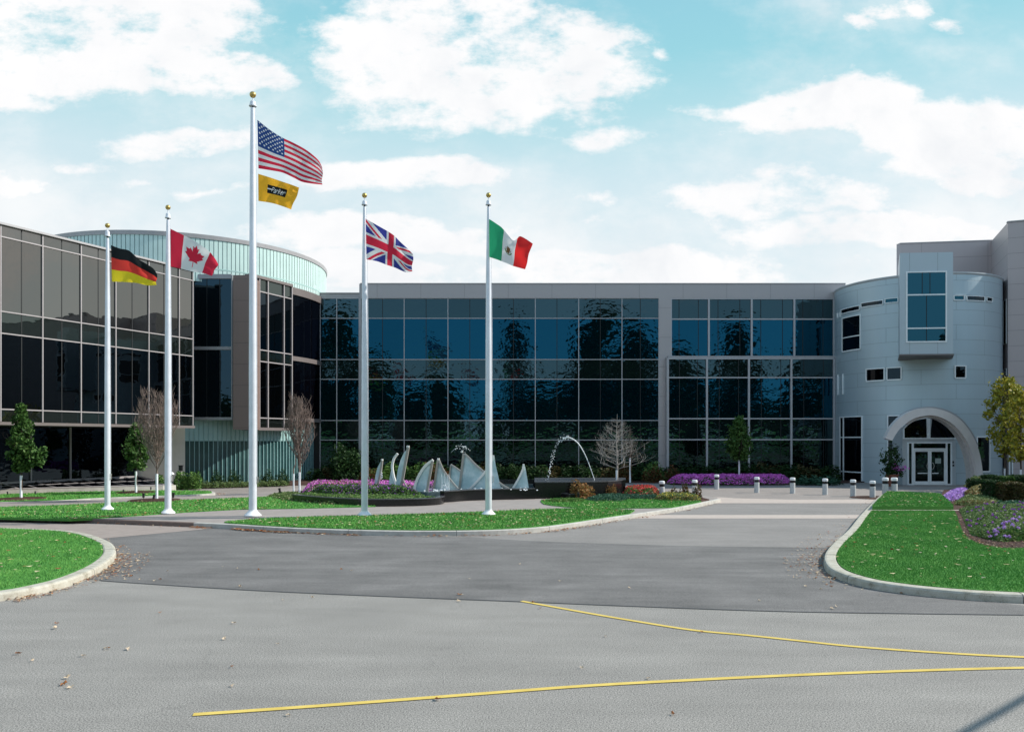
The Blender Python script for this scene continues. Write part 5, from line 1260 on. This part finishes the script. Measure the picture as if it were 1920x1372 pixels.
bed('ground_cover', gc2, mound(gc2, .16, .16, .4), [('leaf_pale',5,.08,0)], 'pale green ground cover on the grass below the oval leafless tree', 'ground cover', n=2200, gnd=.16)
# centre-right bed
rb = GP([(1166,929),(1190,931),(1232,930),(1238,925),(1200,923),(1168,924)], .17)
bed('red_flower_bed', rb, mound(rb, .17, .38, .35), [('leaf_bed',4,.07,0),('fl_red',3,.075,.06),('leaf_green',2,.07,.05),('leaf_pale',1,.07,.03)], 'bed of red flowers right of the granite block', n=3200, gnd=.17)
jb = GP([(1095,938),(1120,940.5),(1165,940),(1180,936),(1240,937),(1240,933),(1170,931),(1120,931)], .17)
bed('blue_green_juniper', jb, mound(jb, .17, .20, .4), [('leaf_juniper',5,.06,0)], 'low blue-green juniper along the edge of the curved bed', 'plant', n=5000, gnd=.17)
gb = GP([(1022,940),(1040,942),(1090,941),(1100,938),(1060,936.5)], .17)
bed('ground_cover', gb, mound(gb, .17, .12, .3), [('leaf_bed',5,.06,0)], 'bright green ground cover at the left tip of the curved bed', 'ground cover', n=2200, gnd=.17)
for i, (px, py, w_, h_, lb) in enumerate(((1090,934.5,1.05,.78,'larger bronze ornamental shrub beside the granite ring'),(1128,931,.6,.6,'smaller bronze shrub left of the white trunk guard'),(1148,931,.45,.55,'narrow bronze shrub against the white trunk guard'))):
    l = at(px,py,.17); shrub('bronze', l, w_, h_, lb, None, 'leaf_orange', 18, 1100, .085, 'bronze_shrub')
yb = GP([(1225,937),(1250,939),(1310,939.5),(1316,936),(1280,932),(1240,932)], .17)
bed('mixed_grasses', yb, mound(yb, .17, .26, .3), [('leaf_heather',5,.07,0),('leaf_pale',2,.06,.03),('fl_yellow',.7,.05,.05)], 'pale mixed grasses with yellow flowers at the island tip', 'plants', n=3500, gnd=.17)
for px, py, h_ in ((1262,935,.5),(1285,934,.62),(1307,936,.62)): l = at(px,py,.17); shrub('redg', l, .5, h_, 'tuft of red-tipped grass at the island tip', 'red-tipped grass tufts at the island tip', 'leaf_red', 19, 420, .11, 'red_grass')
# right bed
z1 = .15
def gp(l_): return GP(l_, z1)
b1 = gp([(1762,936),(1775,941),(1795,938),(1822,931),(1826,925),(1800,922),(1775,927)])
bed('lilac_flower_bed', b1, mound(b1, z1, .30, .6), [('leaf_bed',3,.06,0),('fl_lilac',7,.07,.06)], 'cushion of lilac flowers at the far left corner of the right bed', n=5000, gnd=z1)
b2 = gp([(1788,946),(1830,951),(1880,950),(1890,940),(1850,932),(1820,928),(1800,936)])
bed('heather', b2, mound(b2, z1, .26, .6), [('leaf_heather',6,.07,0),('leaf_pale',2,.06,.05)], 'yellow-brown heather in front of the clipped hedges', 'plant', n=8000, gnd=z1)
b3 = gp([(1800,932),(1818,938),(1850,939),(1868,931),(1855,924),(1825,923)])
bed('heather', b3, mound(b3, z1, .46, .6), [('leaf_orange',5,.075,0),('leaf_heather',2,.07,.05)], 'orange-tinged heather beside the lilac cushion', 'plant', n=4500, gnd=z1)
b3b = gp([(1800,924),(1830,921),(1860,919),(1855,914),(1810,916)])
bed('heather', b3b, mound(b3b, z1, .75, .6), [('leaf_heather',5,.075,0),('leaf_pale',1,.07,.05)], 'tawny heather below the foot of the arch', 'plant', n=4500, gnd=z1)
b4 = gp([(1805,968),(1812,985),(1822,1003),(1850,1011),(1900,1010),(2000,1008),(2000,955),(1900,954),(1830,956),(1798,955)])
bed('petunia_bed', b4, mound(b4, z1, .28, .8), [('leaf_bed',7,.055,0),('leaf_pale',5,.05,.03),('leaf_green',3,.05,.03)], 'sprawling green bedding plants along the right lawn', n=30000, gnd=z1)
fp = sample_poly(b4, 110); fz = mound(b4, z1, .28, .8); g = MB()
cents = []
for x, y in fp:
    z = fz(x,y)+random.uniform(.02,.10)
    for k in range(9): a = k*.7; cents.append((x+math.cos(a)*.028, y+math.sin(a)*.02, z+math.sin(a*2)*.02))
g = quads_mb([leaf_quads(np.array(cents), .045)]); tag(part('violet_flowers', g, M['fl_violet']), 'scattered violet flowers over the green bedding plants', 'flowers', kind='stuff')
b5 = gp([(1855,1011),(1875,1016),(1920,1014),(2000,1012),(2000,985),(1900,985),(1860,995)])
bed('petunia_bed', b5, mound(b5, z1, .34, .5), [('leaf_bed',6,.06,0),('leaf_pale',2,.06,.03)], 'rounded green petunia clump by the front mulch edge', n=8000, gnd=z1)
fp = sample_poly(b5, 75); fz = mound(b5, z1, .34, .5); cents = []
for x, y in fp:
    z = fz(x,y)+random.uniform(.02,.09)
    for k in range(12): a = k*.52; cents.append((x+math.cos(a)*.03, y+math.sin(a)*.03, z+math.sin(a*2)*.02))
g = quads_mb([leaf_quads(np.array(cents), .05)]); tag(part('lilac_flowers', g, M['fl_lilac']), 'scattered lilac flowers on the front petunia clump', 'flowers', kind='stuff')
b6 = gp([(1855,960),(1920,968),(2000,968),(2000,945),(1900,947),(1860,950)])
bed('green_leafy_plants', b6, mound(b6, z1, .22, .4), [('leaf_bed',5,.10,0),('leaf_juniper',2,.10,.05)], 'bright green broad-leaved plants in front of the rusty hedges', 'plants', n=4000, gnd=z1)
# clipped hedge blocks
def hedge(px0, px1, pyt, pyb, dep, label, lm):
    y0 = G(px0,pyb,z1)[1]; x0, x1 = Xp(px0,y0), Xp(px1,y0); zt_ = Zp(pyt,y0); w_ = x1-x0; h = zt_-z1
    n = int(2400*(w_*h+w_*dep+dep*h)); r = RNG.uniform(0,1,(n,3)); face = RNG.integers(0,5,n)
    p = np.stack([r[:,0]*w_, r[:,1]*dep, r[:,2]*h],1)
    p[face==0,1] = 0; p[face==1,0] = 0; p[face==2,0] = w_; p[face>=3,2] = h
    c = np.array([w_/2,dep/2,h/2]); e = (p-c)/c; k = np.abs(e).max(1); rn = np.linalg.norm(e,axis=1); p = c+(p-c)*(1-.16*np.clip(rn-1.15,0,1))[:,None]
    p += RNG.normal(0,.03,p.shape); p[:,2] = np.clip(p[:,2],.02,None)
    core = MB(); core.box(.08,w_-.08,.08,dep-.08,0,h-.1)
    o = thing('clipped_hedge', (x0,y0,z1), label, 'hedge', None)
    part('foliage', quads_mb([leaf_quads(p, .055)]), M[lm], o, world=False); part('inner_twigs', core, M['bark'], o, world=False)
hedge(1836,1858,901,926,1.2,'dark green clipped hedge block nearest the arch foot','leaf_dark')
hedge(1862,1882,903,943,1.0,'narrow dark green clipped hedge block beside the rusty ones','leaf_dark')
hedge(1858,1878,893,921,1.0,'dark green clipped hedge block in the back row under the white guards','leaf_dark')
hedge(1882,1900,908,945,.9,'rusty brown clipped hedge block left of its twin','leaf_rusty')
hedge(1903,1925,907,946,.9,'rusty brown clipped hedge block at the right edge','leaf_rusty')
hedge(1884,1905,895,922,1.0,'green clipped hedge block behind the rusty ones','leaf_green')
hedge(1908,1945,893,922,1.0,'green clipped hedge block behind the rusty ones at the right edge','leaf_dark')

# entrance planter
l = (Xp(1673,48.4),48.4,.01); o = thing('planter', l, 'terracotta planter left of the entrance doors with violet flowers and a leafy tree', 'planter')
m = MB(); m.lathe([(.20,0),(.27,.30),(.34,.62),(.37,.64),(.37,.72),(.31,.72),(.28,.6)], n=20); part('pot', m, plain('terracotta', (.22,.075,.045), .75, .12, 6), o, world=False)
m = MB(); m.tube([(0,0,.6),(-.1,0,1.2),(-.2,0,1.9)], [.025,.02,.01], 6); m.tube([(0,0,.6),(.15,0,1.3),(.1,0,2.2)], [.025,.02,.01], 6); m.tube([(-.1,0,1.2),(-.5,0,1.7)], [.012,.006], 5); part('stems', m, M['bark'], o, world=False)
pts = []
for cx_, cz_, r_, k in ((-.35,1.8,.32,90),(.1,2.1,.36,110),(-.55,1.55,.22,50),(.3,1.6,.3,80),(-.1,1.4,.3,60),(0,.95,.42,220),(-.25,.9,.3,120),(.35,.9,.25,100)):
    p = RNG.normal(size=(k,3))*.55*r_; pts.append(p+np.array([cx_,0,cz_]))
part('leaves', quads_mb([leaf_quads(np.concatenate(pts), .12)]), M['leaf_dark'], o, world=False)
p = RNG.normal(size=(90,3))*np.array([.22,.15,.1])+np.array([.28,-.1,1.05]); part('flowers', quads_mb([leaf_quads(p, .09)]), M['fl_magenta'], o, world=False)

# lawn spotlights
sp0 = None
for px, py, z, h, lb in ((269,938,.185,.34,'pale cased garden spotlight on the grass left of the leafless tree'),(286,940,.185,.30,'black garden spotlight at the mulch ring of the leafless tree'),(324,938,.185,.34,'black garden spotlight just right of the maple leaf flagpole'),
      (67,929,.13,.22,'black garden spotlight right of the far left tree'),(232,926,.13,.22,'black garden spotlight left of the small green tree'),(283,920.5,.13,.22,'black garden spotlight behind the small green tree'),
      (41,932,.13,.24,'black garden spotlight in front of the far left tree'),(526,928,.19,.34,'black garden spotlight in the pale ground cover left of the oval tree'),(1084,936,.19,.3,'black garden spotlight in front of the bronze shrub'),(15,929,.13,.2,'black garden spotlight left of the far left tree')):
    l = at(px,py,z)
    if sp0 is None:
        o = sp0 = thing('garden_spotlight', l, lb, 'spotlight', 'garden spotlights in the lawns')
        m = MB(); m.tube([(0,0,0),(0,0,.12)], .012, 6); part('stake', m, M['black'], o, world=False)
        m = MB(); m.lathe([(.02,0),(.045,.01),(.05,.05),(.052,.17),(.058,.175),(.058,.20),(.045,.2)], (0,0,.12), 12); part('lamp_housing', m, M['black'], o, world=False)
        first = l; sp0['label'] = lb
    else:
        c = copy_thing(sp0, l, scale=h/.32, label=lb); c.rotation_euler = (random.uniform(-.2,.2),random.uniform(-.25,.25),0)
# small signs / lights behind the left tree
l = at(322,916,.06); o = thing('path_light', l, 'small white capped path light before the beige wall', 'path light'); m = MB(); m.lathe([(.05,0),(.05,.8)], n=10); part('post', m, M['concrete'], o, world=False); m = MB(); m.lathe([(.13,.8),(.14,.83),(.1,.9),(.02,.95)], n=14); part('cap', m, M['white_paint'], o, world=False)
l = at(339,915,.06); o = thing('utility_pedestal', l, 'slim grey utility pedestal with a dark head beside the beige wall', 'pedestal'); m = MB(); m.box(-.05,.05,-.05,.05,0,1.0); part('post', m, M['steel'], o, world=False); m = MB(); m.box(-.09,.09,-.08,.08,1.0,1.28); m.box(-.12,.12,-.1,.1,1.28,1.31); part('head', m, M['black'], o, world=False)

# ------------------------------------------------------------------ fallen leaves
def leaf_mesh(seed):
    rng = random.Random(seed); n = 10; vs = [(0,0,.006)]
    for k in range(n):
        a = 2*math.pi*k/n; r = .045*(1.0 if k%2 == 0 else .55)*rng.uniform(.8,1.15); vs.append((r*math.cos(a)*1.25, r*math.sin(a)*.85, .004+abs(rng.gauss(0,.012))+.02*math.cos(a)**2*rng.random()))
    g = MB(); g.add(vs, [(0,1+k,1+(k+1)%n) for k in range(n)]); return g
LM = [leaf_mesh(i).mesh('fallen_leaf', M['dry' if i%3 else 'dry_red']) for i in range(6)]
SEEN = [(107,1170,0),(133,1290,0),(240,1218,0),(205,1216,0),(198,1217,0),(125,1272,0),(120,1284,0),(438,1169,0),(520,1208,0),(34,1227,0),(155,1231,0),(103,1179,0),(435,1251,0),(434,1287,0),(540,1342,0),(821,1313,0),(530,1126,0),(586,1121,0),
  (485,1069,0),(445,1066,0),(417,1063,0),(640,1068,0),(660,1070,0),(450,1101,0),(861,1116,0),(866,1116,0),(860,1128,0),(1014,1141,0),(1135,1194,0),(1090,1253,0),(1262,1340,0),(1216,1273,0),(1424,1127,0),(1315,1186,0),(1560,1142,0),(1568,1138,0),(1000,1130,0),
  (290,1089,0),(235,1087,0),(300,1087,0),(314,1071,0),(262,1087,0),(246,1081,0),(975,1058,0),(1180,1103,0),(1505,1070,0),(1510,1100,0),(1540,1105,0),(1560,1094,0),(1585,1103,0),(1650,1117,0),(1690,1113,0),(1617,1106,0),(1530,1075,0),(1528,1060,0),(880,1086,0),(1050,1090,0),(300,1150,0),(420,1199,0),(60,1240,0)]
for i, (px, py, z) in enumerate(SEEN):
    x, y = G(px, py, z); o = bpy.data.objects.new('fallen_leaf', LM[i%6]); COL.objects.link(o); o.location = (x, y, .012); s_ = random.uniform(.5,.9); o.scale = (s_,s_,s_*1.2); o.rotation_euler = (random.uniform(-.3,.3),random.uniform(-.3,.3),random.uniform(0,6.28))
    tag(o, 'dry brown autumn leaf lying loose on the grey asphalt', 'leaf', 'loose leaves on the asphalt')
def litter(pts3, size, mats, label):
    g = []; pts3 = np.array(pts3); k = len(mats); idx = RNG.integers(0,k,len(pts3))
    for j in range(k):
        c = pts3[idx==j]; v = leaf_quads(c, size, RNG); v[:,:,2] = np.abs(v[:,:,2]-c[:,None,2])*.55+c[:,None,2]; g.append(v)
    tag(part('leaf_litter', quads_mb(g), [M[m_] for m_ in mats]), label, 'fallen leaves', kind='stuff')
def along(path, n, lo, hi, z, i0=0, i1=None):
    P = path[i0:i1]; out = []
    for _ in range(n):
        k = random.randrange(len(P)-1); t = random.random(); a, b = P[k], P[k+1]; d = Vector((b[0]-a[0], b[1]-a[1])); d.normalize(); o_ = lo+(hi-lo)*random.random()**1.7
        out.append((a[0]+(b[0]-a[0])*t-d.y*o_, a[1]+(b[1]-a[1])*t+d.x*o_, z+random.uniform(0,.02)))
    return out
ki = [i for i, p in enumerate(li) if p[0] > Xp(0,p[1])]
litter(along(li, 380, -.01, -.35, .008, ki[0], ki[-1]-8)+along(li, 260, -.02, -.8, .008, ki[0]+14, ki[0]+30), .062, ['dry','dry_red','dry'], 'brown leaves gathered along the left island kerb')
kc = lambda a, b: [p for p in ci if Xp(a,p[1]) < p[0] < Xp(b,p[1])]
litter(along(kc(350,420), 90, -.02, -.3, .01)+along(kc(440,700), 330, -.01, -.22, .01)+along(kc(440,560), 200, -.01, -.2, .02)+along(kc(0,380), 70, -.02, -.3, .01)+along(kc(700,1350), 260, -.02, -.3, .01)+along(kc(1020,1130), 90, -.02, -.4, .012), .075, ['dry_red','dry','dry_red'], 'rusty leaves heaped along the centre island kerb')
rr_ = [p for p in ri if p[1] > 15]
litter(along(rr_, 300, .03, .6, .008)+along([p for p in ri if 16 < p[1] < 24], 260, .03, .9, .008), .06, ['dry','dry','dry_red'], 'pale leaves strewn along the right island kerb')
lp = []
for (poly, z, nb, bh, bw), n in zip(LAWNS, (190,620,560,130,300,120,120)):
    P = sample_poly(poly, n)
    for x, y in P: lp.append((x, y, z+bh*.85))
litter(lp, .085, ['dry','dry_pale','dry_red','dry_pale'], 'small leaves scattered over the lawns')
ed = GP([(130,974),(190,971),(250,967),(347,960.5),(450,955),(500,954)], .16, 4)
litter(along(ed, 240, -.02, .25, .19)+along(offset_path(rl_front, -.15)[4:], 160, 0, -.5, .01)+along(bed_edge, 110, -.1, .12, .16), .07, ['dry','dry_red'], 'leaves along the lawn edges and the rear kerb')
ch = sample_poly(bed_near_poly if 'bed_near_poly' in globals() else GP([(1812,1008),(1835,1019),(1870,1026),(2000,1028),(2000,1012),(1870,1012),(1830,1008)],.15), 900)
litter([(x,y,.155) for x,y in ch], .045, ['mulch','bark','mulch','dry'], 'bark chips of the front flower bed')
